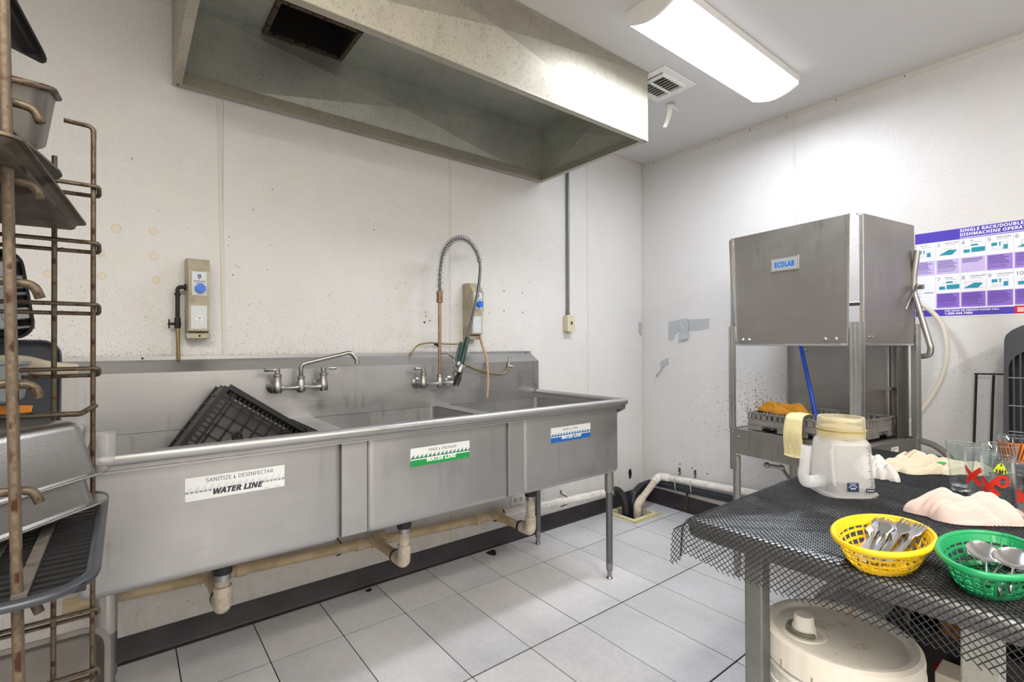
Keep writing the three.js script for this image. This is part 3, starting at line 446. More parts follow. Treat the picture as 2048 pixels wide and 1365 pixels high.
{
  const o = thing('spray_faucet', 'pre-rinse spray faucet with tall sprung hose over the right sink bowls', 'faucet', [-2.13, 1.1, .2]);
  faucetBody(o, -2.243, -2.03, 1.137, .2);
  part(o, 'riser', cyl([-2.1365, 1.18, .2], [-2.136, 1.6, .2], .0095, .0095, 14), M.copper);
  const col = []; for (let i = 0; i < 8; i++) { const y = 1.592 + i * .0085; col.push([.0165, y], [.019, y + .002], [.019, y + .0055], [.0165, y + .0075]); } part(o, 'collar', lathe([[0, 1.59], ...col, [0, 1.662]], 20, [-2.136, 0, .2]), M.copper, 'ribbed copper collar');
  const path = [[-2.136, 1.66, .2], [-2.132, 1.78, .202], [-2.105, 1.9, .208], [-2.04, 1.968, .215], [-1.975, 1.975, .222], [-1.915, 1.925, .23], [-1.882, 1.85, .235], [-1.89, 1.74, .245], [-1.94, 1.58, .27], [-2.005, 1.41, .3], [-2.02, 1.375, .305]];
  const C = new THREE.CatmullRomCurve3(path.map(q => V(...q)), false, 'centripetal'); part(o, 'hose', sweep(C.getPoints(90), .0085, 12), M.hoseDark);
  { // spring wound round the first part of the hose, open at the bottom and tight at the top
    const pts = [], N = 900, t1 = .535; let ph = 0; const F = C.computeFrenetFrames(200); let last = 0;
    for (let i = 0; i <= N; i++) { const s = i / N, t = s * t1, p = C.getPointAt(t), T_ = C.getTangentAt(t); let n = V(0, 0, 1).sub(T_.clone().multiplyScalar(T_.z)).normalize(), b = T_.clone().cross(n); ph += 2 * Math.PI * (s < .45 ? lerp(12, 36, s / .45) : 40) / N; pts.push(p.clone().addScaledVector(n, Math.cos(ph) * .0185).addScaledVector(b, Math.sin(ph) * .0185)); }
    part(o, 'spring', sweep(pts, .0021, 5), M.chrome);
  }
  const a = V(-2.02, 1.375, .305), b = V(-2.075, 1.235, .33), c = V(-2.092, 1.19, .336), d = V(-2.112, 1.14, .345);
  const A = v => [v.x, v.y, v.z];
  part(o, 'grip', merge([cylR(A(a), A(b), .0155, .005, 16), cyl(A(a.clone().lerp(b, -.12)), A(a), .011, .013, 14)]), M.greenGrip, 'dark green rubber grip');
  part(o, 'valve_head', merge([cylR(A(b.clone().lerp(a, .02)), A(c), .02, .006, 18), sph([b.x - .018, b.y + .005, b.z], .017, 1, 1.3, 1)]), M.chromeDull);
  part(o, 'trigger', sweep(spline([[-2.092, 1.225, .325], [-2.09, 1.275, .315], [-2.068, 1.335, .31], [-2.055, 1.365, .306]], 14), t => .009 + .004 * Math.sin(t * 3), 10, true, .5), M.greenGrip);
  part(o, 'trigger_guard', tube([[-2.1, 1.225, .33], [-2.118, 1.255, .326], [-2.1, 1.3, .318]], .003, .02, 8), M.chromeDull);
  part(o, 'spray_nozzle', remap(lathe([[0, 0], [.013, 0], [.02, .012], [.023, .04], [.019, .062], [0, .062]], 20), (x, y, z) => { const q = c.clone().lerp(d, y / .05 * .9); return [q.x + x, q.y + x * .35, q.z + z]; }), M.blackPlastic, 'black rubber spray nozzle');
  part(o, 'hook_ring', tube([[-2.136, 1.3, .2], [-2.12, 1.3, .24], [-2.085, 1.285, .27], [-2.05, 1.29, .29]], .003, .02, 8), M.chromeDull);
}
// ---------- chemical dispensers ----------
const dispLabel = canvasTex(256, 900, (g, w, h) => {
  g.fillStyle = '#ccd2d6'; g.fillRect(0, 0, w, h); g.fillStyle = '#4a5661'; g.beginPath(); g.moveTo(w * .38, 42); g.lineTo(w * .62, 42); g.lineTo(w * .62, 80); g.quadraticCurveTo(w * .6, 105, w * .5, 118); g.quadraticCurveTo(w * .4, 105, w * .38, 80); g.fill();
  g.fillStyle = '#9fb0bb'; g.font = 'bold 52px sans-serif'; g.textAlign = 'center'; g.fillText('E', w * .5, 98); g.fillStyle = '#26303a'; g.font = 'bold 44px sans-serif'; g.fillText('ProGuard', w * .5, 168); g.fillRect(w * .22, 182, w * .56, 6);
  g.fillStyle = '#eceded'; g.beginPath(); g.arc(w * .53, 715, 52, 0, 7); g.fill(); g.fillStyle = '#3b3f44'; g.fillRect(w * .4, 688, 60, 10); g.fillRect(w * .4, 704, 66, 5); g.fillRect(w * .42, 714, 56, 5); g.fillStyle = '#c0392b'; g.fillRect(w * .46, 736, 36, 12);
  g.fillStyle = '#6a6f74'; g.fillRect(w * .1, 886, 40, 4); g.fillRect(w * .7, 886, 60, 4);
});
function dispenser(label, x, yb, tilt) {
  const o = thing('soap_dispenser', label, 'dispenser', [x, yb, .05]); const w = .046;
  const prof = [[.002, .355], [.05, .36], [.075, .352], [.098, .315], [.112, .30], [.112, .19], [.104, .168], [.1, .15], [.1, .035], [.07, .028], [.002, .028]];
  const g = prismX(prof.map(([z, y]) => [z, y + yb]), x - w, x + w); // narrow the front
  const p = g.attributes.position; for (let i = 0; i < p.count; i++) { const k = p.getZ(i) > .07 ? .86 : p.getZ(i) > .04 ? .98 : 1; p.setX(i, x + (p.getX(i) - x) * k); } g.computeVertexNormals();
  part(o, 'body', crease(g, 25), M.beige);
  part(o, 'bracket', merge([bx(x - w, x + w, yb, yb + .024, .001, .085, .004), bx(x - w * .9, x + w * .9, yb + .018, yb + .034, .001, .06)]), M.beige); part(o, 'lock_hole', cyl([x + .004, yb + .012, .0852], [x + .004, yb + .012, .086], .0045), M.nearBlack);
  const lw = w * .6; part(o, 'front_label', merge([printPlate([[x - lw, yb + .296, .1124], [x + lw, yb + .296, .1124], [x + lw, yb + .192, .1124], [x - lw, yb + .192, .1124]], .0006)]).translate(0, 0, 0), M.white, 'pale label with shield mark');
  const L1 = dispLabel.clone(); L1.repeat.set(1, .42); L1.offset.set(0, .58); L1.needsUpdate = true; const L2 = dispLabel.clone(); L2.repeat.set(1, .47); L2.offset.set(0, 0); L2.needsUpdate = true;
  o.children[o.children.length - 1].material = M.print(L1);
  part(o, 'lower_label', printPlate([[x - lw * 1.1, yb + .147, .1003], [x + lw * 1.1, yb + .147, .1003], [x + lw * 1.1, yb + .043, .1003], [x - lw * 1.1, yb + .043, .1003]], .0006), M.print(L2), 'pale lower label with round sticker');
  const kn = []; for (let i = 0; i < 8; i++) { const a = (i + .5) / 8 * 2 * Math.PI; kn.push([x + .003 + Math.cos(a) * .021, yb + .222 + Math.sin(a) * .021]); }
  part(o, 'knob', merge([prismZ(kn, .113, .133), prismZ(kn.map(([a, b]) => [x + .003 + (a - x - .003) * .86, yb + .222 + (b - yb - .222) * .86]), .133, .136)]), M.blue, 'blue octagonal knob');
  return o;
}
dispenser('beige soap dispenser with blue knob, left of the two, near the rack', -3.3, 1.382);
dispenser('beige soap dispenser with blue knob, behind the sprung spray hose', -1.808, 1.382);
{
  const o = thing('supply_pipe', 'dark supply pipe with small valve beside the left soap dispenser', 'pipe', [-3.375, 1.29, .05]);
  part(o, 'elbow_pipe', tube([[-3.343, 1.612, .05], [-3.376, 1.612, .05], [-3.376, 1.45, .05]], .0085, .022, 12), M.oldPipe);
  for (const [a, b, rr_] of [[[-3.352, 1.612, .05], [-3.344, 1.612, .05], .014], [[-3.376, 1.575, .05], [-3.376, 1.583, .05], .0125], [[-3.376, 1.428, .05], [-3.376, 1.475, .05], .0115]]) part(o, 'fitting', cyl(a, b, rr_, rr_, 12), M.oldPipe);
  const v = part(o, 'valve', merge([cyl([-3.376, 1.447, .05], [-3.405, 1.447, .055], .007, .006, 10), sph([-3.376, 1.447, .05], .014)]), M.oldPipe); part(v, 'handle', merge([cyl([-3.407, 1.427, .055], [-3.407, 1.467, .055], .003), sph([-3.407, 1.447, .055], .006)]), M.oldPipe);
  part(o, 'lower_tube', tube([[-3.376, 1.43, .05], [-3.374, 1.36, .05], [-3.372, 1.285, .046]], .0075, 0, 12), M.brass);
}
{
  const o = thing('tubing', 'thin brass supply tubing looping from the right soap dispenser to the backsplash', 'tubing', [-1.9, 1.2, .1]);
  part(o, 'upper_tube', sweep(spline([[-2.245, 1.29, .05], [-2.2, 1.345, .05], [-2.12, 1.362, .05], [-2.0, 1.355, .05], [-1.9, 1.36, .05], [-1.85, 1.39, .045]], 40), .005, 8), M.brass);
  part(o, 'tee', merge([cyl([-2.085, 1.353, .05], [-2.045, 1.353, .05], .0085), cyl([-2.065, 1.353, .05], [-2.065, 1.335, .055], .007)]), M.oldPipe);
  part(o, 'cross_tube', sweep(spline([[-2.05, 1.3, .135], [-1.98, 1.255, .14], [-1.85, 1.2, .14], [-1.72, 1.165, .14], [-1.64, 1.16, .14], [-1.6, 1.185, .138], [-1.587, 1.215, .135]], 50), .0055, 8), M.brass);
  part(o, 'angle_valve', merge([cyl([-1.587, 1.205, .135], [-1.57, 1.265, .125], .008), cyl([-1.585, 1.215, .135], [-1.565, 1.205, .145], .006), sph([-1.57, 1.268, .125], .009), sph([-1.562, 1.203, .146], .008)]), M.chromeDull);
}
single('copper_drop_tube', 'stiff tan drop tube hanging under the right soap dispenser', 'tube', sweep(spline([[-1.78, 1.41, .09], [-1.775, 1.36, .1], [-1.762, 1.27, .13], [-1.77, 1.15, .16], [-1.79, 1.02, .18]], 40), t => .0088 - .001 * t, 12), M.tan);
{
  const P = spline([[-1.838, 1.5, .035], [-1.836, 1.46, .04], [-1.836, 1.415, .045]], 24); const o = thing('bead_chain', 'small bead chain hanging beside the right soap dispenser', 'chain', [-1.838, 1.41, .04]);
  part(o, 'beads', merge(P.map(q => sph([q.x, q.y, q.z], .0025, 1, 1, 1, 6))), M.brass); o.children[0].userData.kind = 'stuff';
}
// ---------- black rack standing on its corner in the left bowl ----------
{
  const o = thing('plastic_crate', 'black plastic crate tipped on its corner in the left sink bowl', 'crate', [-3.2, .65, .42]); o.isLocal = true;
  const N = .385, D = .19, h = N / 2; // local: open grid face in xy, depth to -z
  const t = .012; const bar = (x0, y0, x1, y1, w, z0, z1) => { const L = Math.hypot(x1 - x0, y1 - y0); const g = new THREE.BoxGeometry(L, w, z1 - z0); g.rotateZ(Math.atan2(y1 - y0, x1 - x0)); g.translate((x0 + x1) / 2, (y0 + y1) / 2, (z0 + z1) / 2); return boxUV(g.toNonIndexed()); };
  for (const [a, b] of [[[-h, h], [h, h]], [[h, h], [h, -h]], [[h, -h], [-h, -h]], [[-h, -h], [-h, h]]]) {
    const w = [bar(a[0], a[1], b[0], b[1], .012, -D, 0)]; const nx = Math.sign(a[0] + b[0]), ny = Math.sign(a[1] + b[1]);
    const side = part(o, 'side_wall', merge(w), M.blackPlastic);
    const ribs = []; for (let k = 1; k < 9; k++) { const u = k / 9; const x = lerp(a[0], b[0], u) + nx * .008, y = lerp(a[1], b[1], u) + ny * .008; ribs.push(bc([x, y, -D / 2], nx ? .006 : .006, ny ? .006 : .006, D - .01)); } part(side, 'ribs', merge(ribs), M.blackPlastic);
    for (const [w_, za, zb] of [[.02, -.006, .012], [.016, -D - .004, -D + .012]]) part(side, 'rail', bar(a[0] + nx * .006, a[1] + ny * .006, b[0] + nx * .006, b[1] + ny * .006, w_, za, zb), M.blackPlastic);
  }
  const q = h - .035; const grid = []; for (let k = -3; k <= 3; k++) { const c = k * .047; grid.push(bar(c, -q, c, q, .008, -.02, -.008), bar(-q, c, q, c, .008, -.02, -.008)); }
  part(o, 'grid', merge(grid), M.blackPlastic); o.children[o.children.length - 1].userData.kind = 'stuff';
  const lad = []; for (const s of [-1, 1]) { lad.push(bar(-h, s * q, h, s * q, .008, -.02, -.006), bar(s * q, -h, s * q, h, .008, -.02, -.006)); for (let k = -8; k <= 8; k++) { lad.push(bar(k * .021, s * q, k * .021, s * h, .006, -.018, -.008), bar(s * q, k * .021, s * h, k * .021, .006, -.018, -.008)); } }
  part(o, 'edge_slots', merge(lad), M.blackPlastic); o.children[o.children.length - 1].userData.kind = 'stuff';
  const ring = new THREE.TorusGeometry(.016, .005, 6, 16); ring.translate(-.047, .047, -.012); part(o, 'boss', boxUV(ring.toNonIndexed()), M.blackPlastic);
  o.rotation.order = 'YXZ'; o.rotation.set(R(-4), R(3), R(-36)); o.updateMatrix();
  o.position.set(-3.226, 1.178, .38).sub(V(-h, h, 0).applyQuaternion(o.quaternion));
}
// ---------- conduit, outlets, tape ----------
{
  const o = thing('conduit', 'grey metal conduit running down the back wall to a beige box', 'conduit', [-.93, 1.45, .02]);
  part(o, 'pipe', cyl([-.928, 1.57, .018], [-.925, H - .004, .018], .0115, .0115, 14), M.pipeGrey); part(o, 'connector', cyl([-.928, 1.568, .018], [-.928, 1.592, .018], .0145, .0145, 14), M.pipeGrey);
  const b = part(o, 'box', bx(-.966, -.892, 1.448, 1.568, .001, .05, .004), M.ivory); part(b, 'cover', bx(-.968, -.89, 1.446, 1.57, .05, .054, .0015), M.ivory);
  part(b, 'switch', bx(-.934, -.924, 1.497, 1.521, .054, .062), M.darkGrey); for (const y of [1.46, 1.552]) part(b, 'screw', bx(-.931, -.927, y, y + .004, .054, .0555), M.darkGrey);
}
{
  const o = thing('wall_outlet', 'beige duplex wall outlet low on the wall behind the sink drains', 'outlet', [-1.407, .235, 0]);
  const x0 = -1.466, x1 = -1.348, y0 = .236, y1 = .304; part(o, 'plate', bx(x0, x1, y0, y1, .0004, .006, .002), M.white);
  for (const x of [-1.433, -1.381]) { const s = part(o, 'socket', cyl([x, .27, .006], [x, .27, .0085], .0165, .016, 20), M.ivory); part(s, 'slots', merge([bx(x - .006, x - .0045, .27, .279, .0086, .0092), bx(x + .0045, x + .006, .27, .279, .0086, .0092), bx(x - .002, x + .002, .259, .264, .0086, .0092)]), M.ink); }
}
{
  const o = thing('tape_patch', 'wide grey duct tape patch stuck on the right wall', 'tape', [-.001, 1.37, .44]); const p = (z, y) => [-.0006, y, z];
  const rev = a => plate(a.map(q => p(...q)), .0012);
  part(o, 'tape_strip', rev([[.259, 1.535], [.377, 1.547], [.372, 1.46], [.33, 1.43], [.297, 1.372], [.254, 1.385]]), M.tapeGrey); part(o, 'tape_strip', rev([[.44, 1.546], [.63, 1.546], [.621, 1.467], [.54, 1.453], [.43, 1.452]]), M.tapeGrey);
  part(o, 'crumpled_tape', (() => { const pos = [], idx = []; const nu = 10, nv = 16; for (let j = 0; j <= nv; j++) for (let i = 0; i <= nu; i++) { const u = i / nu, v = j / nv; pos.push(-.002 - .012 * Math.pow(v, 2) - .006 * vnoise(u * 5, v * 9, 99, 99, 5), lerp(1.552, 1.372 + .02 * u, v), lerp(.365, .445, u) + .01 * (vnoise(u * 3, v * 6, 99, 99, 8) - .5)); } for (let j = 0; j < nv; j++) for (let i = 0; i < nu; i++) { const a = j * (nu + 1) + i; idx.push(a, a + nu + 1, a + 1, a + 1, a + nu + 1, a + nu + 2); } return geo(pos, idx, true); })(), Object.assign(M.tapeGrey.clone(), { side: THREE.DoubleSide }));
}
{
  const o = thing('tape_scrap', 'small crumpled tape scrap on the right wall below the tape patch', 'tape', [-.003, 1.1, .21]); const p = (z, y, d = .0006) => [-d, y, z];
  part(o, 'tape_strip', plate([p(.175, 1.2), p(.258, 1.235), p(.262, 1.18), p(.215, 1.15), p(.18, 1.14)], .003), M.tapeGrey);
  part(o, 'dangling_end', sweep(spline([[-.006, 1.16, .2], [-.02, 1.12, .19], [-.03, 1.09, .165], [-.022, 1.07, .155]], 16), t => .012 - .004 * t, 7, true, .35), M.tapeGrey);
}
single('corner_tape', 'short grey tape strip folded over the far wall corner', 'tape', plate([[-.058, 1.54, .0035], [-.058, 1.46, .0035], [-.03, 1.425, .0035], [-.018, 1.425, .0035], [-.018, 1.54, .0035]], .0015), M.tapeGrey);
// ---------- drain pipes below the sink ----------
{
  const wy = x => lerp(.312, .175, (x + 3.47) / 3.0), wz = .068; // sloping line along the wall
  const o = thing('drain_line', 'tan plastic drain line sloping along the back wall under the sink', 'pipe', [-2, .17, wz]);
  part(o, 'pipe', cyl([-3.75, wy(-3.75), wz], [-1.62, wy(-1.62), wz], .0265, .0265, 18), M.pvcTan); part(o, 'pipe', cyl([-1.62, wy(-1.62), wz], [-.5, wy(-.5), wz], .0265, .0265, 18), M.pvc, 'whiter section of pipe');
  for (const x of [-3.13, -2.56, -2.47, -1.79]) part(o, 'coupling', cyl([x - .022, wy(x - .022), wz], [x + .022, wy(x + .022), wz], .0325, .0325, 20), M.pvcTan);
  for (const x of [-1.62]) part(o, 'rubber_coupling', merge([cyl([x - .04, wy(x), wz], [x + .03, wy(x), wz], .035, .035, 18), cyl([x - .03, wy(x), wz], [x - .022, wy(x), wz], .0375), cyl([x + .012, wy(x), wz], [x + .02, wy(x), wz], .0375)]), M.rubber);
  for (const x of [-2.66, -1.0]) part(o, 'strap', merge([tube([[x, wy(x) + .06, .008], [x, wy(x) + .032, .012], [x, wy(x) + .03, wz], [x, wy(x), wz + .0285], [x, wy(x) - .03, wz], [x, wy(x) - .06, .009]], .004, .02, 6), sph([x, wy(x) + .055, .01], .006)]), M.rusty);
  part(o, 'black_elbow', sweep(spline([[-.5, wy(-.5), wz], [-.44, wy(-.5) - .005, wz + .01], [-.41, .12, .11], [-.405, .05, .13], [-.405, -.02, .135]], 24), .03, 14), M.rubber);
}
for (const [x, zz, l] of [[-3.255, .45, 'short white drain pipe with elbow under the left sink bowl'], [-2.48, .45, 'stained drain pipe with elbow under the middle sink bowl'], [-1.668, .45, 'stained drain pipe with elbow under the right sink bowl']]) {
  const yy = lerp(.312, .175, (x + 3.47) / 3.0) + .018; const o = thing('drain_pipe', l, 'pipe', [x, yy - .03, zz], 'drain pipes under the sink bowls'); delete o.userData.group;
  part(o, 'drain_nut', merge([cyl([x, .455, zz], [x, .5, zz], .034, .038, 20), cyl([x, .495, zz], [x, .619, zz], .03, .034, 20)]), M.rubber, 'black drain nut'); part(o, 'collar', cyl([x, .43, zz], [x, .457, zz], .0295, .0295, 20), M.chromeDull);
  part(o, 'down_pipe', cyl([x, yy + .06, zz], [x, .436, zz], .026, .026, 20), M.pvcDirty);
  part(o, 'elbow', merge([cyl([x, yy + .045, zz], [x, yy + .085, zz], .032, .032, 20), sweep(bend([[x, yy + .05, zz], [x, yy, zz], [x, yy, zz - .06]], .05, 10), .031, 18), cyl([x, yy, zz - .085], [x, yy, zz - .05], .032, .032, 20)]), M.pvcDirty, 'crusty white elbow');
  part(o, 'branch_pipe', cyl([x, yy, zz - .08], [x - .005, yy - .004, .11], .0245, .0245, 18), M.pvcTan); part(o, 'branch_ring', cyl([x, yy, zz - .1], [x, yy, zz - .085], .034, .034, 18), M.rubber);
  part(o, 'tee', sweep(bend([[x, yy, .17], [x, yy, .068], [x + .06, yy - .004, .068]], .05, 8), .032, 16), M.pvcTan);
}
// right wall pipes
{
  const o = thing('waste_pipe', 'white plastic waste pipe strapped along the right wall to the floor drain', 'pipe', [-.05, .1, .8]);
  const y = z => lerp(.25, .3, (z - .25) / .9);
  part(o, 'pipe', cyl([-.052, y(.24), .24], [-.052, y(1.75), 1.75], .0265, .0265, 18), M.pvc);
  part(o, 'elbow', sweep(bend([[-.052, y(.3), .3], [-.052, y(.2), .2], [-.13, .215, .2]], .06, 8), .0325, 16), M.pvc);
  part(o, 'slanted_pipe', cyl([-.1, .225, .2], [-.315, .09, .2], .0265, .0265, 18), M.pvcDirty, 'speckled slanted pipe');
  part(o, 'end_elbow', sweep(bend([[-.28, .112, .2], [-.345, .07, .2], [-.345, -.03, .2]], .05, 8), .0315, 16), M.pvcDirty, 'rust stained elbow');
  part(o, 'tailpiece', cyl([-.345, -.06, .2], [-.345, .02, .2], .0275, .0275, 16), M.sinkWhite);
  for (const z of [.36, .5]) { const s = part(o, 'zip_tie', tube([[-.008, y(z) + .05, z], [-.03, y(z) + .03, z], [-.081, y(z) + .012, z], [-.082, y(z) - .07, z + .01], [-.05, y(z) - .105, z + .01]], .0045, .02, 6), M.lightGrey); part(s, 'anchor', merge([bx(-.012, -.001, y(z) + .03, y(z) + .085, z - .006, z + .006), sph([-.012, y(z) + .06, z], .005)]), M.rusty); }
}
{
  const o = thing('black_drain_hose', 'black drain pipe below the white pipe on the right wall', 'pipe', [-.05, .1, .8]);
  const P = bend([[-.055, .235, 1.7], [-.055, .19, .25], [-.06, .185, .13], [-.2, .17, .12], [-.3, .13, .13], [-.325, .06, .135], [-.325, -.04, .135]], .06, 6);
  part(o, 'pipe', sweep(P, .0285, 16), M.blackPipe); part(o, 'clip', tube([[-.03, .255, .98], [-.088, .24, .98], [-.09, .19, .98], [-.05, .17, .98]], .005, .02, 6), M.lightGrey);
  part(o, 'strap', merge([bx(-.012, -.008, .045, .2, .42, .438), bx(-.03, -.008, .02, .05, .42, .438)]), M.rusty, 'rusty hanger strap');
}
{
  const D = SINK_DRAIN, o = thing('floor_drain', 'square floor drain basin with brown water in the far corner', 'drain', [(D.x0 + D.x1) / 2, -.1, (D.z0 + D.z1) / 2]); const cx = (D.x0 + D.x1) / 2, cz = (D.z0 + D.z1) / 2, w = D.x1 - D.x0, d = D.z1 - D.z0;
  part(o, 'basin', ringLoft([[.03, -.125], [.022, -.02], [.02, .006], [.004, .006], [-.012, .005], [-.012, .0006], [.0005, .0006], [.0005, -.13], [.03, -.132]], w, d, .03, { capB: true, c: [cx, 0, cz] }), M.sinkWhite);
  part(o, 'basin_floor', bx(D.x0 + .02, D.x1 - .02, -.135, -.12, D.z0 + .02, D.z1 - .02), M.sinkWhite); part(o, 'waste_water', bx(D.x0 + .024, D.x1 - .024, -.045, -.042, D.z0 + .024, D.z1 - .024), M.waste, 'brown standing water');
  const z0 = D.z1 + .02; part(o, 'yellow_edge', merge([bx(D.x0 - .04, D.x0 - .013, .0002, .0012, D.z0, D.z1 + .04), bx(D.x0 - .04, D.x1 + .03, .0002, .0012, D.z1 + .013, D.z1 + .04)]), S({ color: 0xc9b877, roughness: .7, map: rep(T.grime, .1) }), 'yellowed sealant round the basin');
}
// ---------- dishwashing machine (local: x along its front, -z towards the wall) ----------
const DW = { A: .64, B: .55 };
{
  const o = thing('dish_machine', 'tall stainless steel door-type dish machine standing by the right wall', 'dishwasher', [-.75, 0, 1.227]); o.isLocal = true; o.rotation.y = R(-98.7);
  const { A, B } = DW, y0 = 1.343, y1 = 1.965, tk0 = .715, tk1 = .86;
  // tank: sloped-bottom box with open top
  const band = (x0, x1, z0, z1, l) => part(o, 'tank_panel', bx(x0, x1, tk0, tk1, z0, z1, .002), M.steelDull);
  band(-.02, A + .02, .018, .022); band(-.02, A + .02, -B - .022, -B - .018); band(-.022, -.018, -B - .02, .02); band(A + .018, A + .022, -B - .02, .02);
  part(o, 'tank_bottom', bx(-.018, A + .018, tk0, tk0 + .004, -B - .018, .018), M.steelDark);
  part(o, 'tank_ledge', merge([bx(-.02, A + .02, tk1 - .008, tk1 - .004, -.03, .02), bx(-.02, A + .02, tk1 - .008, tk1 - .004, -B - .02, -B + .03), bx(-.02, .04, tk1 - .008, tk1 - .004, -B, -.03), bx(A - .04, A + .02, tk1 - .008, tk1 - .004, -B, -.03)]), M.steelDull);
  part(o, 'tank_grate', merge([...Array(9)].map((_, i) => bx(lerp(.05, A - .05, i / 8) - .004, lerp(.05, A - .05, i / 8) + .004, tk1 - .022, tk1 - .01, -B + .02, -.02))), M.black);
  for (const [x, z] of [[.07, .0235], [.03, .0235]]) part(o, 'bolt', sph([x - .04, tk1 - .02 - (x > .05 ? .025 : 0), z], .006), M.chromeDull);
  for (const [x, z, nx, nz] of [[0, 0, 1, -1], [A, 0, -1, -1], [0, -B, 1, 1], [A, -B, -1, 1]]) {
    const sx = -nx, sz = -nz; // outside direction
    const l = part(o, 'leg', merge([prismY([[x + sx * .026, z + sz * .026], [x + sx * .026, z - sz * .012], [x + sx * .022, z - sz * .012], [x + sx * .022, z + sz * .022], [x - sx * .012, z + sz * .022], [x - sx * .012, z + sz * .026]], .62, tk1 + .004), cyl([x, .12, z], [x, .7, z], .0195, .021, 16)]), M.steelDull);
    part(l, 'foot', lathe([[0, 0], [.014, 0], [.016, .006], [.013, .05], [.02, .058], [.0205, .13], [0, .13]], 16, [x, 0, z]), M.steelDark);
    // guide column: folded channel
    const w = .021; const c0 = tk1 - .006, c1 = 1.452, cx = x + sx * .006, cz = z + sz * .006; part(o, 'guide_column', merge([bx(cx - w, cx + w, c0, c1, cz + sz * .02 - .0015, cz + sz * .02 + .0015), bx(cx + sx * w - .002, cx + sx * w + .002, c0, c1, cz - .02, cz + .02)]), M.steel); part(o, 'column_lip', merge([bx(cx - w - .001, cx - w + .005, c0, c1, cz + sz * .022 - .002, cz + sz * .022 + .002), bx(cx + w - .005, cx + w + .001, c0, c1, cz + sz * .022 - .002, cz + sz * .022 + .002), bx(cx - .003, cx + .003, c0, c1, cz + sz * .022 - .002, cz + sz * .022 + .002), bx(cx + sx * w - .003, cx + sx * w + .003, c0, c1, cz - sz * .02 - .003, cz - sz * .02 + .003)]), M.steelBright);
  }
  // lifted three-sided door
  const tap = .012;
  const sheet = (pts, t) => plate(pts, t);
  const fp = part(o, 'door_front', sheet([[.024, y0, .018], [A - .024, y0, .018], [A - .02, y1, .018], [-.008, y1, .018]], .003), M.steelDull);
  part(fp, 'flange', plate([[A - .03, y0, .0225], [A - .023, y0, .0225], [A - .012, y1, .0225], [A - .022, y1, .0225]], .003), M.steelBright); part(fp, 'flange', plate([[.02, y0, .0225], [.028, y0, .0225], [.0, y1, .0225], [-.012, y1, .0225]], .003), M.steelBright); part(fp, 'flange', plate([[.004, 1.455, .012], [.018, 1.455, .012], [-.014, y1, .004], [-.032, y1, .004]], .003), M.steelBright); part(fp, 'lower_hem', bx(.024, A - .024, y0 - .004, y0 + .006, .014, .024, .002), M.steelBright);
  for (const x of [.06, .1, A - .13, A - .08]) part(fp, 'bolt', merge([remap(lathe([[0, 0], [.0095, 0], [.0095, .004], [.006, .009], [0, .01]], 12), (a, b, c) => [x + a, y0 + .03 + c, .021 + b])]), M.chrome);
  const sp = part(o, 'door_side', sheet([[A + .016, y0, -.026], [A + .016, y0, -B + .03], [A + .016, y1 + .0, -B + .012], [A + .016, y1 + .0, -.022]], .003), M.steelDull);
  part(sp, 'flange', merge([bx(A + .004, A + .021, y0, y1, -.03, -.02, .001), bx(A + .0, A + .006, y1 - .006, y1 + .004, -.03, -.004, .001)]), M.steelBright); part(sp, 'flange', bx(A + .004, A + .021, y0, y1, -B + .008, -B + .014, .001), M.steelBright); part(sp, 'lower_hem', bx(A + .012, A + .022, y0 - .004, y0 + .006, -B + .03, -.026, .002), M.steelBright);
  for (const z of [-.07, -.1]) part(sp, 'bolt', sph([A + .019, y0 + .04, z], .007), M.chromeDull);
  const lp = part(o, 'door_side', sheet([[-.034, y0, -B + .01], [-.034, y0, -.02], [-.05, y1, -.012], [-.05, y1, -B + .01]], .003), M.steelDull); part(lp, 'flange', bx(-.048, -.03, y0, y1, -.022, -.016, .001), M.steel);
  part(o, 'back_panel', bx(.03, A - .03, tk1 - .01, 1.44, -B - .004, -B, .001), M.steelDull); for (const y of [1.31, 1.18]) part(o, 'bolt', sph([.09, y, -B + .003], .007), M.steelDark);
  part(o, 'spray_riser', merge([cyl([A * .86, tk1, -B + .045], [A * .86, 1.42, -B + .045], .012, .012, 14), bx(A * .86 - .07, A * .86 + .02, 1.1, 1.115, -B, -B + .06)]), M.chromeDull);
  part(o, 'side_plate', bx(A - .02, A - .016, tk1 - .01, 1.40, -B, -B + .12), M.steelDark);
  // upper wash plumbing seen through the open corner
  part(o, 'rinse_head', merge([cyl([A * .5, 1.55, -B * .5], [A * .5, 1.6, -B * .5], .05, .05, 18), cyl([.12, 1.56, -B * .5], [A - .1, 1.56, -B * .5], .012)]), M.steelDark);
  // badge
  const badge = canvasTex(512, 176, (g, w, h) => { g.fillStyle = '#b9bcbf'; g.fillRect(0, 0, w, h); g.fillStyle = '#1f7fe6'; g.font = 'bold 104px sans-serif'; g.textAlign = 'center'; g.lineWidth = 7; g.strokeStyle = '#1f7fe6'; g.strokeText('ECOLAB', w / 2, h * .72); g.fillText('ECOLAB', w / 2, h * .72); });
  const bd = part(o, 'badge', bx(.232, .384, 1.735, 1.808, .0212, .026, .002), M.chrome); part(bd, 'badge_print', printPlate([[.237, 1.803, .0262], [.379, 1.803, .0262], [.379, 1.74, .0262], [.237, 1.74, .0262]], .0004), M.print(badge, { metalness: .5, roughness: .4 }), 'blue lettering');
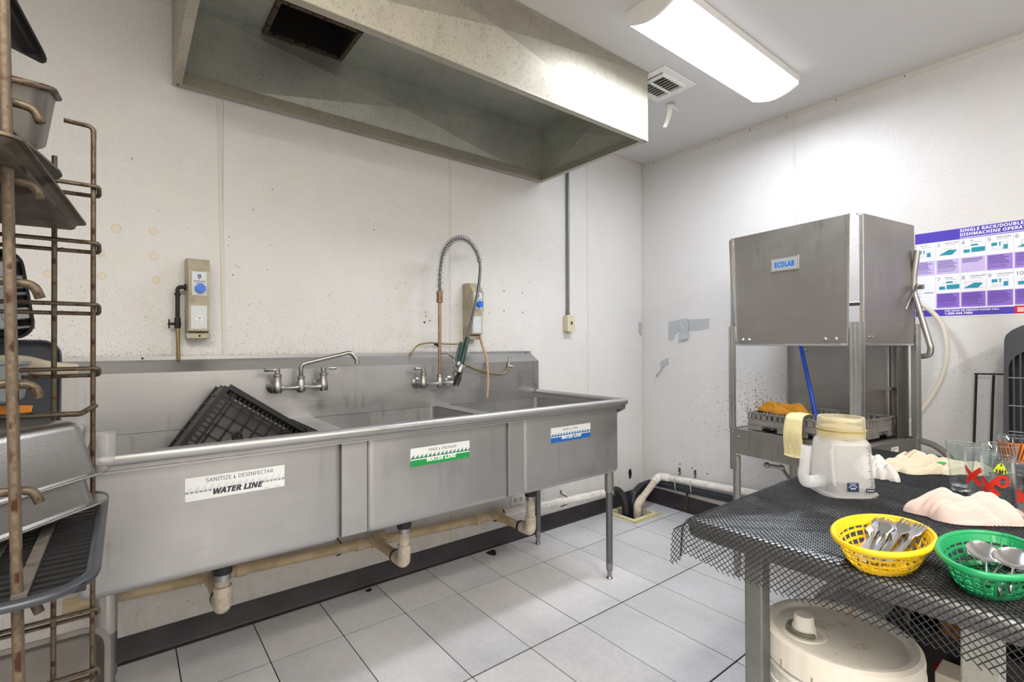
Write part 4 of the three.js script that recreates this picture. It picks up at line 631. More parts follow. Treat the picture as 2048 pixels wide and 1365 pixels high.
  part(o, 'data_plate', printPlate([[A + .0222, .835, -.27], [A + .0222, .835, -.34], [A + .0222, .745, -.34], [A + .0222, .745, -.27]], .0006), M.print(canvasTex(128, 160, (g, w, h) => { g.fillStyle = '#d9dcdc'; g.fillRect(0, 0, w, h); g.fillStyle = '#555'; for (let i = 0; i < 9; i++) g.fillRect(10, 12 + i * 16, rr(40, 100), 6); })), 'small paper data plate');
  // handle: bent rod on the wall side
  const h = part(o, 'handle', tube([[A + .005, 1.83, -.515], [A - .01, 1.69, -.515], [A - .012, 1.62, -.515], [A + .058, 1.33, -.515], [A + .055, 1.29, -.515], [A + .02, 1.283, -.515]].map(q => [q[0] + .035, q[1], q[2]]), .0135, .03, 14), M.chromeDull, 'bent steel lifting handle');
  part(h, 'linkage', tube([[A + .045, 1.64, -.49], [A + .045, 1.57, -.41], [A + .04, 1.52, -.385]], .006, .02, 8), M.chromeDull); part(h, 'pivot', merge([cyl([A + .03, 1.64, -.515], [A + .066, 1.64, -.515], .012), sph([A + .048, 1.645, -.488], .009)]), M.chromeDull);
  // pump and valve under the tank
  const pu = part(o, 'pump', merge([remap(lathe([[0, 0], [.05, 0], [.055, .01], [.055, .12], [.045, .15], [0, .15]], 20), (a, b, c) => [.32 + b, .62 + a, -.3 + c]), cyl([.32, .62, -.3], [.24, .62, -.3], .03)]), M.grey); part(pu, 'pump_label', bx(.36, .42, .6, .64, -.246, -.244), M.white);
  part(o, 'drain_valve', merge([sph([.12, .655, -.1], .018), cyl([.12, .655, -.1], [.17, .645, -.16], .01), sph([.17, .645, -.16], .016)]), M.chromeDull); part(o, 'pump_hose', tube([[.17, .645, -.16], [.2, .57, -.2], [.26, .52, -.25], [.33, .55, -.3]], .009, .04, 8), M.hoseGrey);
}
// things in the machine: placed in its frame
const dwPt = (a, y, b) => { const t = R(8.7); return [-.75 - Math.sin(t) * a + Math.cos(t) * b, y, 1.227 + Math.cos(t) * a + Math.sin(t) * b]; };
{
  const c = dwPt(.335, .868, .24); const o = thing('dish_rack', 'grey plastic peg dish rack sitting in the dish machine', 'dish rack', c); o.isLocal = true; o.rotation.y = R(-98.7);
  const N = .5, h = N / 2, hh = .098, Mt = S({ color: 0x7f7c77, roughness: .55, map: rep(T.grime, .15) });
  const wall = (len) => { const q = []; q.push(bx(-len / 2, len / 2, hh - .01, hh, -.004, .004), bx(-len / 2, len / 2, .028, .06, -.004, .004)); const n = 16; for (let i = 0; i <= n; i++) { const x = lerp(-len / 2, len / 2, i / n); if (i % 4 === 3) continue; q.push(bx(x - .0055, x + .0055, .055, hh - .005, -.004, .004)); } for (let i = 0; i < 4; i++) { const x = lerp(-len / 2, len / 2, (i * 4 + 3) / n); q.push(bx(x - .012, x + .012, .055, hh - .005, -.004, .004)); } for (const x of [-len * .42, -len * .08, len * .08, len * .42]) q.push(bx(x - .04, x + .04, .0, .03, -.004, .004)); return merge(q); };
  for (const [x, z, a] of [[0, h, 0], [0, -h, 0], [h, 0, 90], [-h, 0, 90]]) { const g = wall(N); g.rotateY(R(a)); g.translate(x, 0, z); part(o, 'side_wall', g, Mt); }
  const grid = []; for (let i = -4; i <= 4; i++) { grid.push(bx(i * .055 - .003, i * .055 + .003, .012, .02, -h, h), bx(-h, h, .012, .02, i * .055 - .003, i * .055 + .003)); } part(o, 'floor_grid', merge(grid), Mt);
  const pegs = []; for (let i = -3; i <= 3; i++) for (let j = -3; j <= 3; j++) pegs.push(cyl([i * .06, .018, j * .06], [i * .06, .085, j * .06], .005, .003, 6)); part(o, 'pegs', merge(pegs), Mt); o.children[o.children.length - 1].userData.kind = 'stuff';
}
// soft heaps: a closed skin of folds over a rounded outline
function heap(c, rx, rz, hgt, rot, s, o = {}) {
  const nu = o.nu || 130, nv = o.nv || 60, pos = [], idx = [], ca = Math.cos(R(rot)), sa = Math.sin(R(rot)), f = o.f || 3;
  for (let j = 0; j <= nv; j++) for (let i = 0; i < nu; i++) {
    const a = i / nu * 2 * Math.PI, t = j / nv; const edge = 1 + .28 * (vnoise(Math.cos(a) * 2 + 9, Math.sin(a) * 2 + 9, 999, 999, s) - .5) * 2 + .07 * Math.sin(a * 7 + s);
    const r = Math.min(1, t * 1.06); let x = Math.cos(a) * rx * edge * r, z = Math.sin(a) * rz * edge * r;
    const u = x / rx, v = z / rz; const w1 = vnoise(u * 1.5 + 7 + .8 * v, v * 1.2 + 3, 999, 999, s + 1), w2 = vnoise(u * 2.4 + 5, v * 1.6 + 4 + u, 999, 999, s + 2);
    const q1 = Math.abs(Math.sin(v * f * 1.5 + 2.2 * w1 + .9 * u * (s % 3 - 1) + s)), q2 = Math.abs(Math.sin(v * f * 3.3 - u * 1.6 + 3.6 * w2 + s * 2)), q3 = Math.abs(Math.sin(u * 3.2 + v * 6.5 + 5 * w1)); const ridge = .06 + .52 * Math.pow(q1, .75) * (.35 + w2) + .3 * Math.pow(q2, .8) * (.35 + w1) + .14 * q3; let y = hgt * (.1 + 1.08 * ridge) * Math.pow(Math.max(0, 1 - Math.pow(r, 3.2)), .6) + .0012; if (o.shape) y *= o.shape(u, v);
    if (t >= 1) y = .0006;
    pos.push(c[0] + x * ca - z * sa, c[1] + y, c[2] + x * sa + z * ca);
  }
  for (let j = 0; j < nv; j++) for (let i = 0; i < nu; i++) { const a = j * nu + i, b = j * nu + (i + 1) % nu, d = a + nu, e = b + nu; idx.push(a, b, e, a, e, d); }
  const k = pos.length / 3; pos.push(c[0], c[1] + .0006, c[2]); for (let i = 0; i < nu; i++) idx.push(k, nv * nu + i, nv * nu + (i + 1) % nu);
  // winding upward
  const g = geo(pos, idx.map((q, i) => q)); const n = g.attributes.normal; if (n.getY(nu * 3) < 0) { for (let i = 0; i < idx.length; i += 3) { const t = idx[i]; idx[i] = idx[i + 1]; idx[i + 1] = t; } return geo(pos, idx); } return g;
}
single('mustard_glove', 'crumpled mustard yellow rubber glove heaped on the dish rack', 'glove', heap(dwPt(.22, .968, .1), .13, .08, .05, 98, 12, { f: 2.6 }), M.mustard);
{ // pale glove hanging over the rack's front side
  const base = dwPt(.37, .97, -.012), o = thing('pale_glove', 'pale yellow rubber glove hanging over the front of the dish rack', 'glove', dwPt(.37, .77, -.035)); o.isLocal = true; o.rotation.y = R(-98.7);
  const nu = 16, nv = 30, pos = [], idx = [];
  const path = t => t < .28 ? [.0 + 0, .205 + .012 * Math.sin(t / .28 * Math.PI), lerp(-.09, .012, t / .28)] : [0, lerp(.205, 0, (t - .28) / .72), .018 + .01 * Math.sin((t - .28) * 6)];
  for (const sd of [1, -1]) for (let j = 0; j <= nv; j++) for (let i = 0; i <= nu; i++) { const t = j / nv, u = i / nu * 2 - 1; const q = path(t); const w = lerp(.043, .05, smooth(t * 1.2)) * (t > .97 ? 1.03 : 1); const th = .0045 * Math.sqrt(Math.max(0, 1 - u * u)) + .001; const wr = .004 * (vnoise(u * 3 + 5, t * 7, 99, 99, 3) - .5); const sc = t > .95 ? .003 * Math.cos(u * 24) : 0; const up = t < .28; pos.push(u * w + (up ? .012 * t : .012 * (1 - t)) - .006, q[1] + sc + (up ? sd * th + wr : 0), q[2] + (up ? 0 : sd * th + wr)); }
  const m = (nu + 1) * (nv + 1); for (let s = 0; s < 2; s++) for (let j = 0; j < nv; j++) for (let i = 0; i < nu; i++) { const a = s * m + j * (nu + 1) + i, b = a + 1, c = a + nu + 1, d = c + 1; s ? idx.push(a, b, d, a, d, c) : idx.push(a, d, b, a, c, d); }
  for (let j = 0; j < nv; j++) for (const i of [0, nu]) { const a = j * (nu + 1) + i, c = a + nu + 1; i ? idx.push(a, a + m, c + m, a, c + m, c) : idx.push(a, c + m, a + m, a, c, c + m); }
  for (let i = 0; i < nu; i++) for (const j of [0, nv]) { const a = j * (nu + 1) + i; idx.push(a, a + 1, a + m + 1, a, a + m + 1, a + m); }
  part(o, 'hand', geo(pos, idx), M.paleYellow); part(o, 'cuff', tube([[-.049, .002, .02], [0, -.002, .024], [.047, .002, .02]], .0025, .01, 6), M.paleYellow);
}
single('broom_handle', 'blue broom handle leaning inside the dish machine', 'broom', cyl(dwPt(.245, .9, .38), dwPt(.085, 1.62, .40), .0115, .0115, 14), M.blueRod);
single('chemical_hose', 'white plastic hose curving behind the dish machine', 'hose', sweep(spline([[-.24, 1.6, 1.8], [-.16, 1.6, 1.86], [-.1, 1.568, 1.935], [-.09, 1.47, 2.015], [-.09, 1.32, 2.043], [-.09, 1.18, 2.025], [-.1, 1.05, 1.972], [-.14, .93, 1.9], [-.2, .86, 1.84]], 70), .0125, 12), M.hose);
single('drain_hose', 'thick grey drain hose arching from the dish machine towards the fan', 'hose', sweep(spline([[-.3, .80, 1.9], [-.2, .825, 1.935], [-.14, .8, 2.0], [-.13, .74, 2.06], [-.14, .6, 2.1], [-.16, .2, 2.12], [-.17, .03, 2.14]], 60), .0165, 12), M.hoseGrey);
// ---------- poster on the right wall ----------
{
  const zL = 1.62, zR = 2.92, yT = 1.972, yB = 1.494, k = 2048 / (zR - zL), hh = Math.round((yT - yB) * k);
  const t = canvasTex(2048, hh, (g, w, h) => {
    const X = z => (z - zL) * k, Y = y => (yT - y) * k; g.fillStyle = '#e6e9f0'; g.fillRect(0, 0, w, h);
    g.fillStyle = '#4b3cb4'; g.fillRect(0, 0, w, Y(1.914)); g.fillStyle = '#fff'; g.font = 'bold 52px sans-serif'; g.fillText('FORCE', X(1.79), Y(1.934)); g.fillRect(X(1.79), Y(1.928), 100, 4);
    g.font = 'bold 36px sans-serif'; g.fillText('SINGLE RACK/DOUBLE RACK', X(2.083), Y(1.95)); g.fillText('DISHMACHINE OPERATION AND MAINTENANCE', X(2.083), Y(1.928)); g.fillRect(X(2.083), Y(1.921), 600, 5);
    g.fillStyle = '#513fb2'; g.fillRect(0, Y(1.537), w, Y(1.5) - Y(1.537)); g.fillStyle = '#fff'; g.font = 'bold 20px sans-serif'; g.fillText('FOR SALES OR SERVICE PLEASE CALL', X(2.018), Y(1.524)); g.font = 'bold 26px sans-serif'; g.fillText('1.800.444.7480', X(2.018), Y(1.507)); g.fillStyle = '#c8282c'; g.fillRect(X(2.29), Y(1.54), 300, Y(1.5) - Y(1.54)); g.fillStyle = '#fff'; for (let i = 0; i < 3; i++) g.fillRect(X(2.3), Y(1.53 - i * .008), 240, 7);
    const heads = ['', 'SET UP', 'REINSTALL PARTS', 'FILL', 'HAND SCRAPE', 'RACK', 'WASH', 'DRAIN'], heads2 = ['', '', 'REMOVE', 'CLEAN WASH ARMS', 'CLEAN SCREENS', 'RINSE', 'REINSTALL', 'FINISH'];
    const teal = '#1f8fa6', line = '#8c95a6'; const boxText = (x, y, ww, hgt, n) => { g.fillStyle = 'rgba(50,35,110,.75)'; for (let i = 0; i < n; i++) g.fillRect(x, y + i * 13, ww * rr(.72, 1), i < 5 ? 6 : 4); };
    for (let c = 0; c < 10; c++) {
      const z0 = 1.776 + c * .1025, x = X(z0), cw = .1025 * k; g.strokeStyle = '#b9bfd2'; g.lineWidth = 2; g.strokeRect(x, Y(1.912), cw, Y(1.545) - Y(1.912));
      const row = (yt, b0, b1, num, head, strong) => {
        g.fillStyle = '#55607a'; g.font = '44px sans-serif'; g.fillText(num, x + 8, Y(yt) + 44); g.fillStyle = '#39415a'; g.font = 'bold 13px sans-serif'; g.fillText(head, x + 62, Y(yt) + 24, cw - 66); g.fillStyle = '#98a0b5'; g.fillRect(x + 66, Y(yt) + 34, 70, 4);
        g.fillStyle = strong ? '#8a68cb' : (c < 4 ? '#c3b4e2' : '#9d80d2'); g.fillRect(x + 5, Y(b0), cw - 10, Y(b1) - Y(b0)); boxText(x + 14, Y(b0) + 10, cw - 32, 0, c === 3 && !strong ? 3 : 8);
        // small line drawing
        const px = x + cw * .5, py = Y(yt) + 92; g.strokeStyle = line; g.lineWidth = 2; g.strokeRect(px - 50 + (c * 7) % 20, py - 26, 90, 44); g.fillStyle = teal; if ((c + (strong ? 1 : 0)) % 3 === 0) { g.fillRect(px - 58, py, 40, 26); g.fillRect(px - 8, py - 12, 84, 38); g.fillRect(px - 12, py - 40, 44, 14); } else if (c % 3 === 1) { g.fillRect(px - 48, py - 30, 34, 26); g.fillRect(px + 22, py - 8, 26, 36); g.fillRect(px - 2, py - 34, 8, 34); } else { g.beginPath(); g.moveTo(px - 60, py + 26); g.lineTo(px + 10, py - 16); g.lineTo(px + 62, py - 8); g.lineTo(px + 30, py + 30); g.fill(); } g.beginPath(); g.moveTo(px - 60, py + 30); g.lineTo(px + 60, py + 30); g.stroke();
      };
      if (c < 8) row(1.912, 1.812, 1.731, String(c + 1), heads[c] || '', false);
      if (c >= 2 && c < 8) row(1.722, 1.626, 1.546, String(c + 5), heads2[c] || '', true);
    }
    // machine diagram at the lower left
    g.fillStyle = '#e6e9f0'; g.fillRect(X(1.66), Y(1.722), X(1.979) - X(1.66), Y(1.542) - Y(1.722)); g.fillStyle = '#7fc3d8'; g.fillRect(X(1.76), Y(1.69), X(1.9) - X(1.76), Y(1.615) - Y(1.69)); g.fillStyle = teal; g.fillRect(X(1.85), Y(1.712), 46, 34); g.fillRect(X(1.845), Y(1.716), 56, 10); g.strokeStyle = line; g.lineWidth = 2; g.strokeRect(X(1.76), Y(1.69), X(1.91) - X(1.76), Y(1.545) - Y(1.69)); for (let i = 0; i < 4; i++) { g.beginPath(); g.moveTo(X(1.85), Y(1.66 - i * .02)); g.lineTo(X(1.925), Y(1.65 - i * .02)); g.stroke(); } g.fillStyle = '#39415a'; g.font = 'bold 16px sans-serif'; g.fillText('SCREENS', X(1.93), Y(1.63));
  });
  const o = thing('wall_poster', 'purple and white dish machine instruction poster on the right wall', 'poster', [-.002, yB, (zL + zR) / 2]);
  part(o, 'sheet', printPlate([[-.0006, yT, zL], [-.0006, yT, zR], [-.0006, yB, zR], [-.0006, yB, zL]], .0012), M.print(t, { roughness: .35 }));
}
// ---------- right edge: rod stand and tower fan ----------
{
  const o = thing('wire_stand', 'thin dark wire stand against the right wall beside the fan', 'wire stand', [-.06, 0, 2.2]);
  part(o, 'cross_rod', cyl([-.055, 1.19, 2.145], [-.06, 1.193, 2.285], .004, .004, 8), M.oldPipe); part(o, 'rod', cyl([-.055, 1.19, 2.153], [-.065, 0, 2.118], .0055, .0055, 10), M.oldPipe); part(o, 'rod', cyl([-.058, 1.186, 2.219], [-.065, 0, 2.18], .0055, .0055, 10), M.oldPipe); part(o, 'base_rod', cyl([-.065, .006, 2.1], [-.065, .006, 2.2], .006, .006, 8), M.oldPipe);
}
{
  const o = thing('tower_fan', 'dark grey floor fan with barred grille cut by the right picture edge', 'fan', [-.3, 0, 2.47]); const x = -.3, z0 = 2.29, z1 = 2.66, yb = .52, yt = 1.455;
  const prof = []; for (let k = 0; k <= 12; k++) { const a = R(180 - 15 * k); prof.push([(z0 + z1) / 2 + Math.cos(a) * (z1 - z0) / 2, yt - .09 + Math.sin(a) * .09]); } const out = [[z0 - .012, yb], ...prof, [z1 + .012, yb]];
  const inn = [[z0 + .012, yb + .08]]; for (let k = 0; k <= 12; k++) { const a = R(180 - 15 * k); inn.push([(z0 + z1) / 2 + Math.cos(a) * ((z1 - z0) / 2 - .014), 1.24 + Math.sin(a) * .1]); } inn.push([z1 - .012, yb + .08]);
  const s = new THREE.Shape(out.map(q => new THREE.Vector2(...q))); s.holes.push(new THREE.Path(inn.map(q => new THREE.Vector2(...q)).reverse()));
  part(o, 'front_shell', remap(new THREE.ExtrudeGeometry(s, { depth: .05, bevelEnabled: false }), (a, b, c) => [x - .02 + c, b, a]), M.darkGrey); { const rs = new THREE.Shape(out.map(q => new THREE.Vector2(...q))); rs.holes.push(new THREE.Path(inn.map(q => new THREE.Vector2(...q)).reverse())); part(o, 'rear_shell', merge([remap(new THREE.ExtrudeGeometry(rs, { depth: .11, bevelEnabled: false }), (a, b, c) => [x + .03 + c, b, a]), prism(out, (a, b, c) => [x + .14 + c, b, a], .012)]), M.darkGrey); } part(o, 'fan_drum', cyl([x + .085, yb + .09, (z0 + z1) / 2], [x + .085, 1.27, (z0 + z1) / 2], .045, .045, 20), M.darkGrey);
  const bars = []; for (let k = 0; k < 15; k++) { const z = lerp(z0 + .03, z1 - .03, k / 14); const top = 1.24 + .1 * Math.sqrt(Math.max(0, 1 - Math.pow((z - (z0 + z1) / 2) / ((z1 - z0) / 2 - .012), 2))); part(o, 'grille_bar', bx(x - .014, x - .006, yb + .08, top, z - .0035, z + .0035), M.darkGrey); }
  for (const y of [.68, .8, .94, 1.06, 1.19]) part(o, 'grille_bar', bx(x - .018, x - .012, y - .002, y + .002, z0 + .012, z1 - .012), M.grey); part(o, 'pedestal', merge([bx(x - .05, x + .2, .04, yb, z0 + .02, z1 - .02, .02), bx(x - .1, x + .22, 0, .04, z0 - .03, z1 + .03, .015)]), M.darkGrey);
}
// ---------- work table with netting ----------
const TB = { x0: -2.49, x1: -1.2, z0: 2.0, z1: 2.69, y: .93 };
{
  const o = thing('work_table', 'metal work table at the right holding baskets, jar and glasses', 'table', [(TB.x0 + TB.x1) / 2, 0, (TB.z0 + TB.z1) / 2]);
  const g = ringLoft([[.01, TB.y - .042], [.002, TB.y - .038], [0, TB.y - .03], [0, TB.y - .01], [.004, TB.y - .003], [.01, TB.y]], TB.x1 - TB.x0, TB.z1 - TB.z0, .03, { capA: true, capB: true, c: [(TB.x0 + TB.x1) / 2, 0, (TB.z0 + TB.z1) / 2], cr: 50 }); part(o, 'table_top', g, M.tableTop);
  part(o, 'apron', merge([bx(TB.x1 - .054, TB.x1 - .05, TB.y - .09, TB.y - .04, TB.z0 + .12, TB.z1 - .1), bx(TB.x0 + .06, TB.x1 - .05, TB.y - .06, TB.y - .04, TB.z0 + .14, TB.z0 + .144), bx(TB.x0 + .06, TB.x1 - .05, TB.y - .06, TB.y - .04, TB.z1 - .104, TB.z1 - .1)]), M.steelDark);
  for (const [x, z, r] of [[-2.452, 2.158, .0195], [-2.395, 2.516, .0255], [-1.28, 2.158, .0195], [-1.28, 2.55, .0195]]) { const l = part(o, 'leg', bx(x - r, x + r, .03, TB.y - .04, z - r, z + r, .004), r > .02 ? S({ color: 0xb9bab6, metalness: .5, roughness: .5, map: rep(T.galv, .3) }) : M.galvLeg); part(l, 'foot', lathe([[0, 0], [.02, 0], [.016, .03], [0, .03]], 12, [x, 0, z]), M.steelDark); }  // wider front leg is paler: the light falling on it is put into its colour
  part(o, 'lower_shelf', bx(TB.x0 + .02, TB.x1 - .06, .318, .343, TB.z0 + .14, TB.z1 - .1, .004), M.galvLeg);
}
{ // diamond netting draped over the table, strand by strand
  const fold = (s, r, hang) => { // distance from edge inward -> [across, up]; negative hangs down
    const q = Math.PI / 2 * r; if (s >= r) return [s, 0]; if (s > r - q) { const a = (r - s) / r; return [r - Math.sin(a) * r, -(1 - Math.cos(a)) * r]; } const d = r - q - s; return [-d * hang, -r - d * Math.sqrt(1 - hang * hang)]; };
  const surf = (s, t) => { // s inward from front edge (x), t inward from far edge (z)
    const wob = .012 * (vnoise(t * 9 + 3, 1, 999, 999, 5) - .5), a = fold(s + wob, .016, .12), b = fold(t, .02, .86); const lift = .0018 + (s > .02 && t > .02 ? .0035 * Math.pow(vnoise(s * 14 + 5 + 6 * t, t * 9 + 4, 999, 999, 9), 3) * 2.5 : 0);
    let x = TB.x0 + a[0] - (a[1] < 0 ? .003 : 0), z = TB.z0 + b[0] - (b[1] < 0 ? .003 : 0); let y = TB.y + lift + a[1] + b[1]; return V(x, y, z);
  };
  const s0 = -.085, s1 = TB.x1 - TB.x0 - .01, t0 = -.045, t1 = TB.z1 - TB.z0 - .005, p = .0128, geos = []; const A = (s1 - s0), B = (t1 - t0);
  for (const dir of [1, -1]) for (let k = 0; k * p * 1.0 < A + B * 1.0; k++) {
    const c = k * p; const pts = []; const st = .0064; for (let t = 0; t <= B; t += st) { const s = dir > 0 ? c - t : c - (B - t); if (s < 0 || s > A) continue; const q = surf(s0 + s, t0 + t); q.y += dir * .0006; pts.push(q); }
    if (pts.length > 2) { const g = sweep(pts, .0011, 3, false); geos.push(g); }
  }
  const o = single('table_netting', 'black diamond mesh netting draped over the work table edges', 'netting', merge(geos), M.net);
}
const TY = TB.y + .0032;
// upside-down blender jar
{
  const o = thing('blender_jar', 'frosted plastic blender jar standing upside down on the netting', 'jar', [-1.96, TY, 2.16]); o.isLocal = true; o.rotation.y = R(-42);
  // local x = along the near side (to the right of the picture), +z towards the camera
  const w = .132; const prof = [[-.006, 0], [-.008, .003], [-.006, .008], [0, .012], [.004, .08], [.009, .14], [.015, .15], [.024, .158]];
  const inn = prof.slice().reverse().map(([a, b]) => [a + .0035, Math.max(b - .002, .0005)]);
  part(o, 'body', ringLoft([...prof, ...inn.slice(0, -1), [-.003, 0], [-.006, 0]], w, w, .034, { cs: 8, cr: 25 }), M.jar);
  part(o, 'collar', lathe([[.044, .15], [.058, .156], [.0585, .172], [.0605, .174], [.0605, .178], [.058, .18], [.0575, .208], [.056, .212], [.05, .212], [.05, .202], [.012, .2], [.012, .186], [.05, .184], [.053, .16], [.044, .154]], 40), M.jarTop, 'yellowed screw collar'); part(o, 'stain_ring', lathe([[.0608, .174], [.0612, .175], [.0612, .1775], [.0608, .1785]], 40), S({ color: 0x9c8a45, roughness: .6 }));
  const hz = .0; part(o, 'handle', merge([(() => { const P = bend([[-.094, .128, hz], [-.102, .045, hz], [-.098, .024, hz], [-.05, .03, hz]], .03, 6); return sweep(P, t => .0135 + .003 * t, 16, false); })(), (() => { const P = bend([[-.094, .128, hz], [-.102, .045, hz], [-.098, .024, hz], [-.05, .03, hz]], .03, 6); return sweep(P, t => .0115 + .003 * t, 16, false); })(), remap(new THREE.RingGeometry(.0115, .0135, 16), (a, b) => [-.094 + a, .128, b])]), M.jar); part(o, 'spout_rib', tube([[-.05, .03, w / 2 - .008], [-.052, .12, w / 2 - .02], [-.04, .14, w / 2 - .026]], .004, .02, 8), M.jar);
  const face = (x0, x1, y0, y1, d) => { const zf = y => w / 2 - lerp(0, .004, (y - .012) / .068) + d; return printPlate([[x0, y1, zf(y1)], [x1, y1, zf(y1)], [x1, y0, zf(y0)], [x0, y0, zf(y0)]], .0004); };
  part(o, 'mark', face(-.022, .008, .018, .042, .0012), M.print(canvasTex(192, 160, (g, w, h) => { g.fillStyle = '#1d2a4c'; g.fillRect(0, 0, w, h); g.strokeStyle = '#c9d3e6'; g.lineWidth = 10; g.beginPath(); g.ellipse(w / 2, h * .55, w * .32, h * .26, 0, Math.PI, 0); g.stroke(); g.fillStyle = '#c9d3e6'; g.save(); g.translate(w / 2, h * .55); g.rotate(Math.PI); g.font = 'bold 44px sans-serif'; g.textAlign = 'center'; g.fillText('BAR', 0, 0); g.restore(); g.fillRect(w * .2, 16, w * .6, 8); })), 'dark blue square mark');
  const ticks = []; for (let i = 0; i < 22; i++) { const y = .03 + i * .0052, zz = w / 2 - lerp(0, .009, (y - .012) / .128) + .0012; const l = i % 4 ? .006 : .01; ticks.push(bx(.048 - l - y * .04, .048 - y * .04, y, y + .0012, zz - .0006, zz)); } part(o, 'scale_marks', merge(ticks), M.ink, 'dark measuring marks'); part(o, 'scale_label', face(.026, .05, .016, .027, .0012), M.print(canvasTex(160, 72, (g, w, h) => { g.fillStyle = '#2a2f38'; g.fillRect(0, 0, w, h); g.fillStyle = '#cfd4d8'; g.save(); g.translate(w / 2, h / 2); g.rotate(Math.PI); g.font = 'bold 30px sans-serif'; g.textAlign = 'center'; g.fillText('OUNCES', 0, 10); g.restore(); })));
}
// oval food baskets
function foodBasket(name, label, c, rx, rz, rot, m, grp) {
  const o = thing(name, label, 'basket', c); o.isLocal = true; o.rotation.y = R(rot); const hgt = .052;
  const ell = (k, y, n = 56) => [...Array(n)].map((_, i) => { const a = i / n * 2 * Math.PI; return V(Math.cos(a) * rx * k, y, Math.sin(a) * rz * k); }); const K = y => lerp(.66, .95, Math.pow(y / hgt, .75));
  const band = (y0, y1, th = .0022) => { const n = 56, pos = [], idx = []; for (let i = 0; i < n; i++) { const a = i / n * 2 * Math.PI, c_ = Math.cos(a), s_ = Math.sin(a); for (const [y, d] of [[y0, 0], [y1, 0], [y1, -th], [y0, -th]]) { const k = K(y); pos.push(c_ * (rx * k + d), y, s_ * (rz * k + d)); } } for (let i = 0; i < n; i++) { const a = i * 4, b = ((i + 1) % n) * 4; for (let k = 0; k < 4; k++) { const k2 = (k + 1) % 4; idx.push(a + k, a + k2, b + k2, a + k, b + k2, b + k); } } return crease(geo(pos, idx), 40); };
  const rimP = ell(1, hgt); rimP.push(rimP[0].clone(), rimP[1].clone()); part(o, 'rim', sweep(rimP, .0058, 10, false, .75), m);
  part(o, 'bands', merge([band(hgt - .012, hgt), band(.031, .035), band(.018, .022), band(0, .009)]), m);
  const ribs = []; const n = 27; for (let i = 0; i < n; i++) { const a = i / n * 2 * Math.PI; const P = [0, .013, .026, .04, .05].map(y => V(Math.cos(a) * (rx * K(y) - .0011), y, Math.sin(a) * (rz * K(y) - .0011))); ribs.push(sweep(P, .0019, 5, false)); } part(o, 'ribs', merge(ribs), m); o.children[o.children.length - 1].userData.kind = 'stuff';
  const fl = []; for (let r = .12; r < .66; r += .105) { const P = ell(r, .002, 40); P.push(P[0].clone(), P[1].clone()); fl.push(sweep(P, .003, 5, false, .6)); } for (let i = 0; i < 20; i++) { const a = i / 20 * 6.2832; fl.push(sweep([V(Math.cos(a) * rx * .1, .002, Math.sin(a) * rz * .1), V(Math.cos(a) * rx * .67, .002, Math.sin(a) * rz * .67)], .0028, 5, false, .6)); } part(o, 'basket_floor', merge(fl), m); o.children[o.children.length - 1].userData.kind = 'stuff';
  return o;
}
const YB = [-2.408, TY, 2.378], GB = [-2.365, TY, 2.522];
foodBasket('food_basket', 'yellow oval plastic food basket full of forks', YB, .123, .075, 0, M.yellow);
foodBasket('food_basket', 'green oval plastic food basket holding spoons', GB, .123, .068, 0, M.green);
{ // forks: heads towards the wall, resting on the basket rim
  const s = new THREE.Shape(); const w = .0115; s.moveTo(-.0035, 0); s.lineTo(-.005, .04); s.lineTo(-.0028, .095); s.lineTo(-.003, .115); s.quadraticCurveTo(-w, .124, -w, .137); s.lineTo(-w, .172); s.quadraticCurveTo(-w + .0015, .175, -w + .003, .172); s.lineTo(-w + .0042, .145); for (const x of [-.0042, .0016]) { s.lineTo(x - .0006, .143); s.lineTo(x + .0002, .172); s.quadraticCurveTo(x + .0013, .175, x + .0024, .172); s.lineTo(x + .0032, .143); } s.lineTo(w - .0042, .145); s.lineTo(w - .003, .172); s.quadraticCurveTo(w - .0015, .175, w, .172); s.lineTo(w, .137); s.quadraticCurveTo(w, .124, .003, .115); s.lineTo(.0028, .095); s.lineTo(.005, .04); s.lineTo(.0035, 0); s.closePath();
  const g0 = new THREE.ExtrudeGeometry(s, { depth: .0018, bevelEnabled: true, bevelSize: .0004, bevelThickness: .0004, bevelSegments: 1, curveSegments: 4 }); const fg = remap(g0, (a, b, c) => [b, c + .016 * Math.pow(Math.max(0, (b - .095)) / .08, 1) - .012 * Math.pow(Math.max(0, (b - .14)) / .035, 1.5), a]);
  const words = ['nearest the picture left', 'second from the left', 'third from the left', 'fourth from the left', 'fifth from the left', 'sixth from the left', 'seventh from the left', 'eighth, at the right end'];
  for (let i = 0; i < 8; i++) { const m = new THREE.Mesh(fg, M.chrome); m.name = numbered('fork'); m.castShadow = m.receiveShadow = true; m.userData = { label: 'steel fork in the yellow basket, head ' + words[i], category: 'fork', group: 'forks in the yellow basket' }; m.position.set(YB[0] - .062 - (i % 3) * .003, TY + .012 + (i % 2) * .005 + i * .0008, YB[2] - .026 + i * .0074); m.rotation.order = 'YZX'; m.rotation.set(R((i % 3 - 1) * 14), R((i - 3.5) * -1.2), R(8 + (i % 3) * 1.5)); scene.add(m); }
}
